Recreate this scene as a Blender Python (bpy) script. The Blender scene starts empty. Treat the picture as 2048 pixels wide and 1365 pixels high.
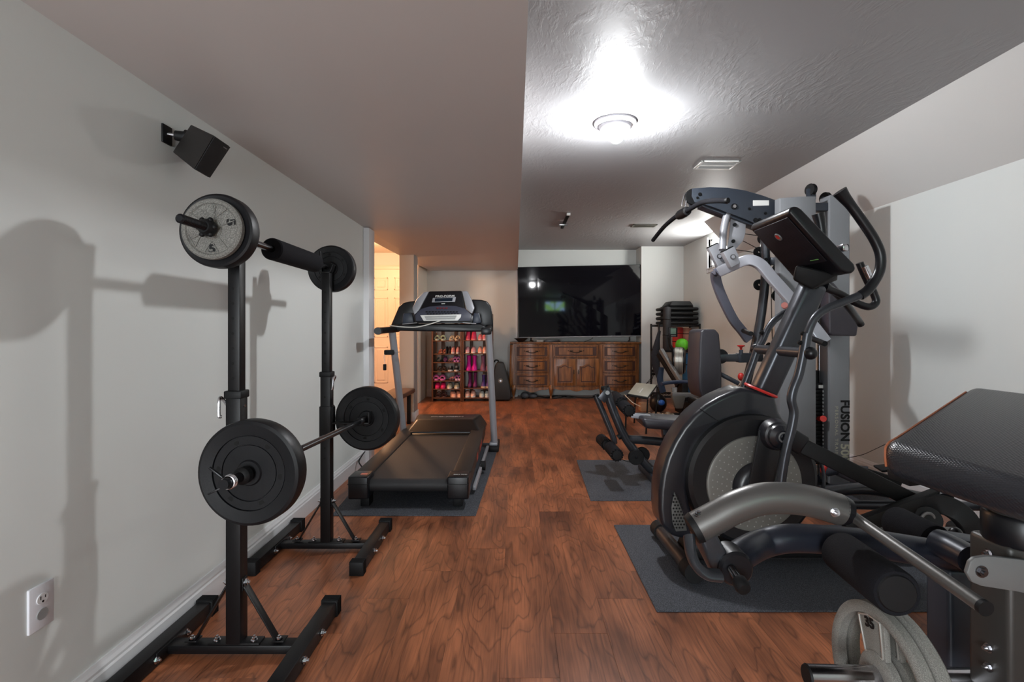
import bpy, bmesh, math, random
from mathutils import Vector, Matrix, noise
random.seed(7)
SC = bpy.context.scene
COL = SC.collection
F = 1024.0
CZ = 1.1
def P(u, v, Y):
    """point of the room at depth Y metres that the level camera sees at u, v"""
    return Vector(((u - 1031.0) * Y / F, Y, CZ - (v - 656.0) * Y / F))
def PX(u, v, X):
    """same, but for a known X"""
    Y = X * F / (u - 1031.0)
    return P(u, v, Y)

# ---------------------------------------------------------------- camera
cam = bpy.data.cameras.new('camera'); cam_o = bpy.data.objects.new('camera', cam); COL.objects.link(cam_o)
cam.sensor_width = 36.0; cam.lens = 18.0
cam.shift_x = -7.0 / 2048.0; cam.shift_y = -26.5 / 2048.0
cam.clip_start = 0.05; cam.clip_end = 60
cam_o.location = (0, 0, CZ); cam_o.rotation_euler = (math.pi / 2, 0, 0)
SC.camera = cam_o
# ---------------------------------------------------------------- light and exposure
SC.view_settings.view_transform = 'Standard'; SC.view_settings.look = 'None'
SC.view_settings.gamma = 1.0; SC.view_settings.use_curve_mapping = False
SC.view_settings.exposure = 0.50
SC.cycles.use_denoising = True
SC.cycles.max_bounces = 10; SC.cycles.diffuse_bounces = 6; SC.cycles.glossy_bounces = 5
SC.cycles.sample_clamp_indirect = 6.0
world = bpy.data.worlds.new('world'); SC.world = world; world.use_nodes = True
world.node_tree.nodes['Background'].inputs[0].default_value = (0.75, 0.85, 1.0, 1)
world.node_tree.nodes['Background'].inputs[1].default_value = 1.0
LAMP = Vector((0.615, 3.13, 2.284))
LAMP_STRENGTH = 760.0
def area(name, loc, rot, sx, sy, energy, col):
    l = bpy.data.lights.new(name, 'AREA'); l.shape = 'RECTANGLE'; l.size = sx; l.size_y = sy; l.energy = energy; l.color = col
    o = bpy.data.objects.new(name, l); COL.objects.link(o); o.location = loc; o.rotation_euler = rot; return o
# lamps and window daylight of the place, plus one added rear fill light
def point(name, loc, r, energy, col):
    l = bpy.data.lights.new(name, 'POINT'); l.shadow_soft_size = r; l.energy = energy; l.color = col
    o = bpy.data.objects.new(name, l); COL.objects.link(o); o.location = loc; return o
# added fill light behind the photographer, no known source; hall lamp beyond the opening
area('rear_fill_light', (-0.62, -2.33, 1.0), (math.pi / 2, 0, 0), 1.05, 1.6, 66, (0.93, 0.97, 0.98))
area('small_window_daylight', (2.64, 6.54, 2.10), (0, math.pi / 2 + 0.45, 0), 0.34, 0.72, 25, (1.0, 0.985, 0.93))
point('hall_lamp_light', (-2.15, 6.7, 2.05), 0.10, 56, (1.0, 0.56, 0.31))

# ---------------------------------------------------------------- materials
def srgb(r, g, b):
    f = lambda c: (c / 255.0) / 12.92 if c <= 10 else (((c / 255.0) + 0.055) / 1.055) ** 2.4
    return (f(r), f(g), f(b), 1.0)
MATS = {}
def mat(name, col, rough=0.5, metal=0.0, bump=None, var=None, emit=None, spec=None, trans=None, coat=None):
    """bump=(scale, strength), var=(scale, amount): fine relief and colour variation from noise"""
    if name in MATS: return MATS[name]
    m = bpy.data.materials.new(name); m.use_nodes = True
    nt = m.node_tree; b = nt.nodes['Principled BSDF']
    c = srgb(*col)
    b.inputs['Base Color'].default_value = c
    b.inputs['Roughness'].default_value = rough
    b.inputs['Metallic'].default_value = metal
    if spec is not None: b.inputs['Specular IOR Level'].default_value = spec
    if coat is not None: b.inputs['Coat Weight'].default_value = coat; b.inputs['Coat Roughness'].default_value = 0.15
    if trans is not None: b.inputs['Transmission Weight'].default_value = trans
    if emit is not None:
        b.inputs['Emission Color'].default_value = srgb(*emit[0]); b.inputs['Emission Strength'].default_value = emit[1]
    tc = nt.nodes.new('ShaderNodeTexCoord')
    if var:
        n = nt.nodes.new('ShaderNodeTexNoise'); n.inputs['Scale'].default_value = var[0]; n.inputs['Detail'].default_value = 4
        nt.links.new(tc.outputs['Object'], n.inputs['Vector'])
        mx = nt.nodes.new('ShaderNodeMix'); mx.data_type = 'RGBA'
        a = var[1]
        mx.inputs[6].default_value = tuple(min(1, c[i] * (1 - a)) for i in range(3)) + (1,)
        mx.inputs[7].default_value = tuple(min(1, c[i] * (1 + a)) for i in range(3)) + (1,)
        nt.links.new(n.outputs['Fac'], mx.inputs[0]); nt.links.new(mx.outputs[2], b.inputs['Base Color'])
    if bump:
        n2 = nt.nodes.new('ShaderNodeTexNoise'); n2.inputs['Scale'].default_value = bump[0]; n2.inputs['Detail'].default_value = 3
        nt.links.new(tc.outputs['Object'], n2.inputs['Vector'])
        bp = nt.nodes.new('ShaderNodeBump'); bp.inputs['Strength'].default_value = bump[1]; bp.inputs['Distance'].default_value = 0.002
        nt.links.new(n2.outputs['Fac'], bp.inputs['Height']); nt.links.new(bp.outputs['Normal'], b.inputs['Normal'])
    MATS[name] = m
    return m
def wall_mat(name, col, scale=60, strength=0.10, rough=0.55):
    return mat(name, col, rough, 0, (scale, strength), (1.3, 0.02), spec=0.3)
M_WALL = wall_mat('wall_paint', (211, 214, 212))
M_SOFFIT = wall_mat('soffit_paint', (200, 196, 194), rough=0.45)
M_BULK = wall_mat('bulkhead_paint', (204, 203, 201))
M_HALL = wall_mat('hall_paint', (222, 214, 200))
M_TRIM = mat('white_trim_paint', (214, 214, 216), 0.35)
M_DOOR = mat('door_paint', (224, 214, 202), 0.4)

def ceiling_mat():
    m = bpy.data.materials.new('stomped_texture_ceiling'); m.use_nodes = True
    nt = m.node_tree; N = nt.nodes; L = nt.links; b = N['Principled BSDF']
    b.inputs['Base Color'].default_value = srgb(158, 158, 160); b.inputs['Roughness'].default_value = 0.5
    tc = N.new('ShaderNodeTexCoord')
    # swirled direction: skip-trowel strokes made of a strongly warped stretched noise
    warp = N.new('ShaderNodeTexNoise'); warp.inputs['Scale'].default_value = 2.2; warp.inputs['Detail'].default_value = 2
    L.new(tc.outputs['Object'], warp.inputs['Vector'])
    sub = N.new('ShaderNodeVectorMath'); sub.operation = 'SUBTRACT'; sub.inputs[1].default_value = (0.5, 0.5, 0.5); L.new(warp.outputs['Color'], sub.inputs[0])
    sc = N.new('ShaderNodeVectorMath'); sc.operation = 'SCALE'; sc.inputs['Scale'].default_value = 0.22; L.new(sub.outputs[0], sc.inputs[0])
    add = N.new('ShaderNodeVectorMath'); add.operation = 'ADD'; L.new(tc.outputs['Object'], add.inputs[0]); L.new(sc.outputs[0], add.inputs[1])
    mp = N.new('ShaderNodeMapping'); mp.inputs['Rotation'].default_value = (0, 0, 0.7); mp.inputs['Scale'].default_value = (26, 9, 1); L.new(add.outputs[0], mp.inputs['Vector'])
    n1 = N.new('ShaderNodeTexNoise'); n1.inputs['Scale'].default_value = 1.0; n1.inputs['Detail'].default_value = 5; n1.inputs['Roughness'].default_value = 0.65
    L.new(mp.outputs[0], n1.inputs['Vector'])
    ramp = N.new('ShaderNodeValToRGB'); ramp.color_ramp.elements[0].position = 0.46; ramp.color_ramp.elements[1].position = 0.60
    L.new(n1.outputs['Fac'], ramp.inputs[0])
    mask = N.new('ShaderNodeTexNoise'); mask.inputs['Scale'].default_value = 1.7; mask.inputs['Detail'].default_value = 3
    L.new(tc.outputs['Object'], mask.inputs['Vector'])
    mr = N.new('ShaderNodeValToRGB'); mr.color_ramp.elements[0].position = 0.40; mr.color_ramp.elements[1].position = 0.62; L.new(mask.outputs['Fac'], mr.inputs[0])
    mul = N.new('ShaderNodeMath'); mul.operation = 'MULTIPLY'; L.new(ramp.outputs[0], mul.inputs[0]); L.new(mr.outputs[0], mul.inputs[1])
    bp = N.new('ShaderNodeBump'); bp.inputs['Strength'].default_value = 0.30; bp.inputs['Distance'].default_value = 0.004
    L.new(mul.outputs[0], bp.inputs['Height']); L.new(bp.outputs[0], b.inputs['Normal'])
    return m
M_CEIL = ceiling_mat()

def wood_floor():
    m = bpy.data.materials.new('laminate_plank_wood'); m.use_nodes = True
    nt = m.node_tree; N = nt.nodes; L = nt.links; b = N['Principled BSDF']
    tc = N.new('ShaderNodeTexCoord'); oi = N.new('ShaderNodeObjectInfo')
    off = N.new('ShaderNodeVectorMath'); off.operation = 'SCALE'; off.inputs['Scale'].default_value = 37.0
    comb = N.new('ShaderNodeCombineXYZ'); L.new(oi.outputs['Random'], comb.inputs[0]); L.new(oi.outputs['Random'], comb.inputs[1]); L.new(oi.outputs['Random'], comb.inputs[2])
    L.new(comb.outputs[0], off.inputs[0])
    add = N.new('ShaderNodeVectorMath'); L.new(tc.outputs['Object'], add.inputs[0]); L.new(off.outputs[0], add.inputs[1])
    # cathedral grain: contour lines of a stretched noise
    mp = N.new('ShaderNodeMapping'); mp.inputs['Scale'].default_value = (5.2, 1.15, 1); L.new(add.outputs[0], mp.inputs['Vector'])
    n1 = N.new('ShaderNodeTexNoise'); n1.inputs['Scale'].default_value = 1.0; n1.inputs['Detail'].default_value = 2.5; n1.inputs['Roughness'].default_value = 0.5
    L.new(mp.outputs[0], n1.inputs['Vector'])
    m1 = N.new('ShaderNodeMath'); m1.operation = 'MULTIPLY'; m1.inputs[1].default_value = 15.0; L.new(n1.outputs['Fac'], m1.inputs[0])
    fr = N.new('ShaderNodeMath'); fr.operation = 'FRACT'; L.new(m1.outputs[0], fr.inputs[0])
    rg = N.new('ShaderNodeValToRGB'); e = rg.color_ramp.elements
    e[0].position = 0.0; e[0].color = (0, 0, 0, 1); e[1].position = 0.10; e[1].color = (0.75, 0.75, 0.75, 1)
    e2 = rg.color_ramp.elements.new(0.85); e2.color = (1, 1, 1, 1); e3 = rg.color_ramp.elements.new(1.0); e3.color = (0.25, 0.25, 0.25, 1)
    L.new(fr.outputs[0], rg.inputs[0])
    # fine fibres
    mp2 = N.new('ShaderNodeMapping'); mp2.inputs['Scale'].default_value = (150, 5, 1); L.new(add.outputs[0], mp2.inputs['Vector'])
    n2 = N.new('ShaderNodeTexNoise'); n2.inputs['Scale'].default_value = 1.0; n2.inputs['Detail'].default_value = 3; L.new(mp2.outputs[0], n2.inputs['Vector'])
    # broad patches
    mp3 = N.new('ShaderNodeMapping'); mp3.inputs['Scale'].default_value = (6, 1.6, 1); L.new(add.outputs[0], mp3.inputs['Vector'])
    n3 = N.new('ShaderNodeTexNoise'); n3.inputs['Scale'].default_value = 1.4; n3.inputs['Detail'].default_value = 3; L.new(mp3.outputs[0], n3.inputs['Vector'])
    c1 = N.new('ShaderNodeValToRGB'); e = c1.color_ramp.elements
    e[0].position = 0.30; e[0].color = srgb(112, 68, 48); e[1].position = 0.70; e[1].color = srgb(186, 114, 76)
    L.new(n3.outputs['Fac'], c1.inputs[0])
    mx = N.new('ShaderNodeMix'); mx.data_type = 'RGBA'; mx.blend_type = 'MULTIPLY'; mx.inputs[0].default_value = 0.52
    L.new(c1.outputs[0], mx.inputs[6]); L.new(rg.outputs[0], mx.inputs[7])
    r2 = N.new('ShaderNodeValToRGB'); e = r2.color_ramp.elements
    e[0].position = 0.34; e[0].color = (0.42, 0.40, 0.40, 1); e[1].position = 0.58; e[1].color = (1, 1, 1, 1); L.new(n2.outputs['Fac'], r2.inputs[0])
    mx2 = N.new('ShaderNodeMix'); mx2.data_type = 'RGBA'; mx2.blend_type = 'MULTIPLY'; mx2.inputs[0].default_value = 0.55
    L.new(mx.outputs[2], mx2.inputs[6]); L.new(r2.outputs[0], mx2.inputs[7])
    hs = N.new('ShaderNodeHueSaturation'); L.new(mx2.outputs[2], hs.inputs['Color'])
    vr = N.new('ShaderNodeMapRange'); vr.inputs['To Min'].default_value = 0.93; vr.inputs['To Max'].default_value = 1.07; L.new(oi.outputs['Random'], vr.inputs[0]); L.new(vr.outputs[0], hs.inputs['Value'])
    L.new(hs.outputs[0], b.inputs['Base Color'])
    rr = N.new('ShaderNodeMapRange'); rr.inputs['To Min'].default_value = 0.26; rr.inputs['To Max'].default_value = 0.46; L.new(n3.outputs['Fac'], rr.inputs[0]); L.new(rr.outputs[0], b.inputs['Roughness'])
    bp = N.new('ShaderNodeBump'); bp.inputs['Strength'].default_value = 0.12; bp.inputs['Distance'].default_value = 0.001; L.new(n2.outputs['Fac'], bp.inputs['Height']); L.new(bp.outputs[0], b.inputs['Normal'])
    return m
M_FLOOR = wood_floor()

def cherry():
    m = bpy.data.materials.new('cherry_veneer'); m.use_nodes = True
    nt = m.node_tree; N = nt.nodes; L = nt.links; b = N['Principled BSDF']
    tc = N.new('ShaderNodeTexCoord'); mp = N.new('ShaderNodeMapping'); mp.inputs['Scale'].default_value = (22, 22, 2.5); L.new(tc.outputs['Object'], mp.inputs['Vector'])
    n = N.new('ShaderNodeTexNoise'); n.inputs['Scale'].default_value = 1.4; n.inputs['Detail'].default_value = 5; L.new(mp.outputs[0], n.inputs['Vector'])
    c = N.new('ShaderNodeValToRGB'); e = c.color_ramp.elements
    e[0].position = 0.3; e[0].color = srgb(78, 44, 20); e[1].position = 0.7; e[1].color = srgb(146, 92, 46)
    L.new(n.outputs['Fac'], c.inputs[0]); L.new(c.outputs[0], b.inputs['Base Color'])
    b.inputs['Roughness'].default_value = 0.32
    return m
M_CHERRY = cherry()
def leather_mat():
    m = bpy.data.materials.new('embossed_black_vinyl'); m.use_nodes = True
    nt = m.node_tree; N = nt.nodes; L = nt.links; b = N['Principled BSDF']
    b.inputs['Base Color'].default_value = srgb(34, 35, 40); b.inputs['Roughness'].default_value = 0.30; b.inputs['Specular IOR Level'].default_value = 0.6
    tc = N.new('ShaderNodeTexCoord')
    mp = N.new('ShaderNodeMapping'); mp.inputs['Scale'].default_value = (1, 1, 1); mp.inputs['Rotation'].default_value = (0.6, 0.5, 0.785); L.new(tc.outputs['Object'], mp.inputs['Vector'])
    ch = N.new('ShaderNodeTexWave'); ch.inputs['Scale'].default_value = 75; L.new(mp.outputs[0], ch.inputs['Vector'])
    mp2 = N.new('ShaderNodeMapping'); mp2.inputs['Rotation'].default_value = (-0.6, 0.5, -0.785); L.new(tc.outputs['Object'], mp2.inputs['Vector'])
    ch2 = N.new('ShaderNodeTexWave'); ch2.inputs['Scale'].default_value = 75; L.new(mp2.outputs[0], ch2.inputs['Vector'])
    mu = N.new('ShaderNodeMath'); mu.operation = 'MULTIPLY'; L.new(ch.outputs['Fac'], mu.inputs[0]); L.new(ch2.outputs['Fac'], mu.inputs[1])
    bp = N.new('ShaderNodeBump'); bp.inputs['Strength'].default_value = 0.35; bp.inputs['Distance'].default_value = 0.0012; L.new(mu.outputs[0], bp.inputs['Height']); L.new(bp.outputs[0], b.inputs['Normal'])
    return m
M_VINYL = leather_mat()
def mesh_cloth():
    m = bpy.data.materials.new('perforated_speaker_mesh'); m.use_nodes = True
    nt = m.node_tree; N = nt.nodes; L = nt.links; b = N['Principled BSDF']; b.inputs['Roughness'].default_value = 0.6; b.inputs['Specular IOR Level'].default_value = 0.2
    tc = N.new('ShaderNodeTexCoord'); v = N.new('ShaderNodeTexVoronoi'); v.inputs['Scale'].default_value = 210; v.inputs['Randomness'].default_value = 0.0
    L.new(tc.outputs['Object'], v.inputs['Vector'])
    r = N.new('ShaderNodeValToRGB'); e = r.color_ramp.elements; e[0].position = 0.22; e[0].color = srgb(6, 5, 8); e[1].position = 0.4; e[1].color = srgb(30, 26, 32)
    L.new(v.outputs['Distance'], r.inputs[0]); L.new(r.outputs[0], b.inputs['Base Color'])
    return m
M_MESHCLOTH = mesh_cloth()
def mat_speck(name, col, col2, scale):
    m = bpy.data.materials.new(name); m.use_nodes = True
    nt = m.node_tree; N = nt.nodes; L = nt.links; b = N['Principled BSDF']; b.inputs['Roughness'].default_value = 0.75
    tc = N.new('ShaderNodeTexCoord'); n = N.new('ShaderNodeTexNoise'); n.inputs['Scale'].default_value = scale; n.inputs['Detail'].default_value = 2
    L.new(tc.outputs['Object'], n.inputs['Vector'])
    r = N.new('ShaderNodeValToRGB'); e = r.color_ramp.elements; e[0].position = 0.42; e[0].color = srgb(*col); e[1].position = 0.66; e[1].color = srgb(*col2)
    L.new(n.outputs['Fac'], r.inputs[0]); L.new(r.outputs[0], b.inputs['Base Color'])
    bp = N.new('ShaderNodeBump'); bp.inputs['Strength'].default_value = 0.5; bp.inputs['Distance'].default_value = 0.002; L.new(n.outputs['Fac'], bp.inputs['Height']); L.new(bp.outputs[0], b.inputs['Normal'])
    return m
M_CASTIRON = mat_speck('cast_iron_silver', (108, 106, 101), (146, 144, 138), 700)
M_RUBBERMAT = mat_speck('pebbled_rubber_mat', (40, 42, 48), (84, 87, 95), 260)
M_IRON = mat_speck('hammertone_grey_iron', (92, 90, 86), (138, 136, 130), 420)
M_BLACK = mat('black_powdercoat', (14, 13, 15), 0.42, 0.0, (400, 0.05), spec=.3)
M_BLACKSAT = mat('black_satin_plastic', (17, 17, 21), 0.34, spec=.38)
M_BLACKMAT = mat('black_matte_plastic', (14, 14, 16), 0.55, bump=(300, 0.1), spec=.3)
M_PLATE = mat('black_vinyl_plate', (17, 17, 20), 0.45, bump=(160, 0.12), spec=.3)
M_FOAM = mat('black_foam', (23, 23, 27), 0.9, bump=(500, 0.6), var=(300, 0.25), spec=.15)
M_RUBBER = mat('black_rubber', (12, 12, 14), 0.6, spec=.3)
M_CHROME = mat('bright_zinc', (205, 205, 210), 0.18, 1.0)
M_STEEL = mat('polished_bar_steel', (120, 120, 124), 0.22, 1.0)
M_DKTUBE = mat('dark_graphite_tube', (66, 68, 73), 0.30, 0.6, (300, 0.05))
M_GREYTUBE = mat('warm_silver_tube', (112, 110, 108), 0.36, 0.7, (350, 0.05))
M_SILVER = mat('silver_grey_paint', (150, 151, 157), 0.38, 0.2)
M_TOWER = mat('grey_tower_paint', (120, 122, 126), 0.5, 0.05)
M_SLATE = mat('slate_blue_steel', (50, 56, 66), 0.4, 0.15)
M_GREYPL = mat('grey_plate_paint', (112, 112, 112), 0.45, 0.2)
M_TAUPE = mat('taupe_post_paint', (62, 60, 58), 0.42, 0.3)
M_RED = mat('red_plastic', (190, 44, 38), 0.4)
M_DARKPAD = mat('dark_vinyl_pad', (46, 44, 50), 0.42, bump=(250, 0.25))
M_WHITE = mat('white_plastic', (225, 225, 222), 0.4)
M_LCD = mat('dark_lcd_glass', (20, 30, 42), 0.15)
M_BROWN = mat('dark_brown_wood', (92, 54, 34), 0.5, var=(14, 0.3))

# ---------------------------------------------------------------- geometry helpers
def catmull(pts, n=6):
    pts = [Vector(p) for p in pts]
    if len(pts) < 3: return pts
    out = []
    ext = [pts[0] * 2 - pts[1]] + pts + [pts[-1] * 2 - pts[-2]]
    for i in range(1, len(ext) - 2):
        p0, p1, p2, p3 = ext[i - 1:i + 3]
        for k in range(n):
            t = k / n
            out.append(0.5 * ((2 * p1) + (p2 - p0) * t + (2 * p0 - 5 * p1 + 4 * p2 - p3) * t * t + (3 * p1 - p0 - 3 * p2 + p3) * t ** 3))
    out.append(pts[-1]); return out
def frame_from(z, up=None):
    z = z.normalized()
    up = up or (Vector((0, 0, 1)) if abs(z.z) < 0.9 else Vector((0, 1, 0)))
    x = up.cross(z); x = x.normalized() if x.length > 1e-6 else Vector((1, 0, 0))
    y = z.cross(x)
    return x, y, z
class MB:
    def __init__(s): s.bm = bmesh.new()
    def merge(s, t):
        me = bpy.data.meshes.new('tmp'); t.to_mesh(me); t.free(); s.bm.from_mesh(me); bpy.data.meshes.remove(me); return s
    def bevel(s, t, bev, seg=2):
        if bev > 0:
            es = [e for e in t.edges if len(e.link_faces) == 2 and e.calc_face_angle(0) > 0.5]
            bmesh.ops.bevel(t, geom=es, offset=bev, segments=seg, profile=0.5, affect='EDGES', clamp_overlap=True)
    def box(s, x0, x1, y0, y1, z0, z1, bev=0.0, seg=2):
        t = bmesh.new(); bmesh.ops.create_cube(t, size=1)
        for v in t.verts: v.co = Vector(((x0 + x1) / 2 + v.co.x * (x1 - x0), (y0 + y1) / 2 + v.co.y * (y1 - y0), (z0 + z1) / 2 + v.co.z * (z1 - z0)))
        s.bevel(t, bev, seg); return s.merge(t)
    def hexa(s, v8, bev=0.0, seg=2):
        """v8: bottom ring of four, top ring of four"""
        t = bmesh.new(); vs = [t.verts.new(Vector(p)) for p in v8]
        for f in ((0, 1, 2, 3), (7, 6, 5, 4), (0, 4, 5, 1), (1, 5, 6, 2), (2, 6, 7, 3), (3, 7, 4, 0)): t.faces.new([vs[i] for i in f])
        bmesh.ops.recalc_face_normals(t, faces=t.faces); s.bevel(t, bev, seg); return s.merge(t)
    def bar(s, p0, p1, w, h, up=None, bev=0.003, seg=2, ext=0.0):
        """rectangular bar from p0 to p1, w across and h along up"""
        p0, p1 = Vector(p0), Vector(p1); d = (p1 - p0).normalized(); p0 -= d * ext; p1 += d * ext
        x, y, z = frame_from(p1 - p0, up)
        c = lambda p: [p - x * w / 2 - y * h / 2, p + x * w / 2 - y * h / 2, p + x * w / 2 + y * h / 2, p - x * w / 2 + y * h / 2]
        return s.hexa(c(p0) + c(p1), bev, seg)
    def cyl(s, p0, p1, r, r2=None, seg=24, bev=0.0, n=2):
        p0, p1 = Vector(p0), Vector(p1); r2 = r if r2 is None else r2
        x, y, z = frame_from(p1 - p0); t = bmesh.new()
        A = [t.verts.new(p0 + (x * math.cos(a) + y * math.sin(a)) * r) for a in [2 * math.pi * i / seg for i in range(seg)]]
        B = [t.verts.new(p1 + (x * math.cos(a) + y * math.sin(a)) * r2) for a in [2 * math.pi * i / seg for i in range(seg)]]
        for i in range(seg): t.faces.new((A[i], A[(i + 1) % seg], B[(i + 1) % seg], B[i]))
        t.faces.new(A[::-1]); t.faces.new(B)
        if bev: bmesh.ops.bevel(t, geom=[e for e in t.edges if e.calc_face_angle(0) > 1.0], offset=bev, segments=n, profile=0.5, affect='EDGES')
        return s.merge(t)
    def tube(s, pts, r, seg=14, smooth=6, flat=1.0, up=None, square=False, rs=None, cap=True):
        """sweep along a smoothed path; flat scales the section along 'up'; square=True gives a rounded box tube"""
        path = catmull(pts, smooth) if smooth else [Vector(p) for p in pts]
        n = len(path); t = bmesh.new(); rings = []; prev = None
        for i, p in enumerate(path):
            d = (path[min(i + 1, n - 1)] - path[max(i - 1, 0)]).normalized()
            if prev is None: x, y, _ = frame_from(d, up)
            else:
                x = prev - d * prev.dot(d); x = x.normalized() if up is None else frame_from(d, up)[0]; y = d.cross(x)
            prev = x
            rr = r
            if rs:
                q = i / (n - 1) * (len(rs) - 1); k = min(int(q), len(rs) - 2); rr = rs[k] + (rs[k + 1] - rs[k]) * (q - k)
            ring = []
            for k in range(seg):
                a = 2 * math.pi * (k + 0.5) / seg; ca, sa = math.cos(a), math.sin(a)
                if square:
                    e = 0.25; ca = math.copysign(abs(ca) ** e, ca); sa = math.copysign(abs(sa) ** e, sa)
                ring.append(t.verts.new(p + x * ca * rr + y * sa * rr * flat))
            rings.append(ring)
        for a, b in zip(rings, rings[1:]):
            for k in range(seg): t.faces.new((a[k], a[(k + 1) % seg], b[(k + 1) % seg], b[k]))
        if cap: t.faces.new(rings[0][::-1]); t.faces.new(rings[-1])
        bmesh.ops.recalc_face_normals(t, faces=t.faces); return s.merge(t)
    def prism(s, poly, off, bev=0.0, seg=2):
        """poly: list of 3D points (planar), extruded by vector off"""
        t = bmesh.new(); off = Vector(off)
        a = [t.verts.new(Vector(p)) for p in poly]; b = [t.verts.new(Vector(p) + off) for p in poly]; n = len(a)
        t.faces.new(a); t.faces.new(b[::-1])
        for i in range(n): t.faces.new((a[(i + 1) % n], a[i], b[i], b[(i + 1) % n]))
        bmesh.ops.recalc_face_normals(t, faces=t.faces); s.bevel(t, bev, seg); return s.merge(t)
    def lathe(s, prof, o, axis=(0, 0, 1), seg=32, sx=1.0, up=None):
        """prof: (radius, height) pairs along axis"""
        o = Vector(o); x, y, z = frame_from(Vector(axis), up); t = bmesh.new(); rings = []
        for r, h in prof:
            if r < 1e-6: rings.append([t.verts.new(o + z * h)])
            else: rings.append([t.verts.new(o + z * h + (x * math.cos(2 * math.pi * k / seg) * sx + y * math.sin(2 * math.pi * k / seg)) * r) for k in range(seg)])
        for a, b in zip(rings, rings[1:]):
            for k in range(seg):
                k2 = (k + 1) % seg
                if len(a) == 1 and len(b) == 1: continue
                if len(a) == 1: t.faces.new((a[0], b[k], b[k2]))
                elif len(b) == 1: t.faces.new((a[k], a[k2], b[0]))
                else: t.faces.new((a[k], a[k2], b[k2], b[k]))
        bmesh.ops.recalc_face_normals(t, faces=t.faces); return s.merge(t)
    def ball(s, c, r, sx=1, sy=1, sz=1, u=20, v=12):
        t = bmesh.new(); bmesh.ops.create_uvsphere(t, u_segments=u, v_segments=v, radius=r)
        for q in t.verts: q.co = Vector((q.co.x * sx, q.co.y * sy, q.co.z * sz)) + Vector(c)
        return s.merge(t)
    def torus(s, c, R, r, axis=(0, 0, 1), seg=32, n=10, sx=1.0):
        x, y, z = frame_from(Vector(axis))
        pts = [Vector(c) + (x * math.cos(2 * math.pi * k / seg) * sx + y * math.sin(2 * math.pi * k / seg)) * R for k in range(seg)]
        t = bmesh.new(); rings = []
        for k in range(seg):
            rd = (pts[k] - Vector(c)).normalized()
            rings.append([t.verts.new(pts[k] + (rd * math.cos(2 * math.pi * j / n) + z * math.sin(2 * math.pi * j / n)) * r) for j in range(n)])
        for k in range(seg):
            a, b = rings[k], rings[(k + 1) % seg]
            for j in range(n): t.faces.new((a[j], a[(j + 1) % n], b[(j + 1) % n], b[j]))
        bmesh.ops.recalc_face_normals(t, faces=t.faces); return s.merge(t)
    def build(s, name, m, parent=None, smooth=True, origin=None, kind=None, label=None):
        me = bpy.data.meshes.new(name)
        if parent is not None: o0 = world_loc(parent)
        elif origin is not None: o0 = Vector(origin)
        else:
            xs = [v.co for v in s.bm.verts]
            o0 = Vector(((min(c.x for c in xs) + max(c.x for c in xs)) / 2, (min(c.y for c in xs) + max(c.y for c in xs)) / 2, min(c.z for c in xs)))
        for v in s.bm.verts: v.co -= o0
        s.bm.to_mesh(me); s.bm.free()
        me.materials.append(m)
        if smooth:
            me.polygons.foreach_set('use_smooth', [True] * len(me.polygons)); me.set_sharp_from_angle(angle=math.radians(35))
        o = bpy.data.objects.new(name, me); COL.objects.link(o)
        if parent is not None: o.parent = parent
        else: o.location = o0
        if kind: o['kind'] = kind
        if label: o['label'] = label
        return o
def world_loc(o):
    v = Vector((0, 0, 0))
    while o is not None: v += o.location; o = o.parent
    return v
def tag(o, label, cat, group=None):
    o['label'] = label; o['category'] = cat
    if group: o['group'] = group
    return o
def thing(name, label, cat, loc, group=None):
    o = bpy.data.objects.new(name, None); COL.objects.link(o); o.location = loc; o.empty_display_size = 0.1
    return tag(o, label, cat, group)
def struct(mb, name, m, **k): return mb.build(name, m, None, kind='structure', **k)
def text(s, size, m, parent, origin, xdir, ydir, name='lettering', extrude=0.0006, align='CENTER', sx=1.0, bold=0.0, spacing=1.0):
    cu = bpy.data.curves.new(name, 'FONT'); cu.body = s; cu.size = size; cu.extrude = extrude; cu.align_x = align; cu.align_y = 'CENTER'; cu.offset = bold; cu.space_character = spacing
    cu.resolution_u = 3
    t = bpy.data.objects.new('tmp_text', cu); COL.objects.link(t)
    me = bpy.data.meshes.new_from_object(t); bpy.data.objects.remove(t); bpy.data.curves.remove(cu)
    x = Vector(xdir).normalized(); y = Vector(ydir).normalized(); z = x.cross(y)
    o0 = world_loc(parent) if parent else Vector((0, 0, 0))
    for v in me.vertices: v.co = Vector(origin) - o0 + x * v.co.x * sx + y * v.co.y + z * v.co.z
    me.materials.append(m)
    o = bpy.data.objects.new(name, me); COL.objects.link(o); o.parent = parent
    return o
def bolt(mb, p, axis, r=0.008, h=0.008):
    p = Vector(p); a = Vector(axis).normalized()
    mb.cyl(p, p + a * h * 0.3, r * 1.35, seg=14)
    mb.cyl(p + a * h * 0.3, p + a * h, r, seg=6, bev=r * 0.1)
    mb.cyl(p + a * h, p + a * h * 1.7, r * 0.5, seg=10)
    return mb
X_, Y_, Z_ = Vector((1, 0, 0)), Vector((0, 1, 0)), Vector((0, 0, 1))
# ================================================================ THE ROOM
HC = 2.37           # ceiling height
XL, XR = -1.235, 2.62
YB, YF = -2.4, 8.34
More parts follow.
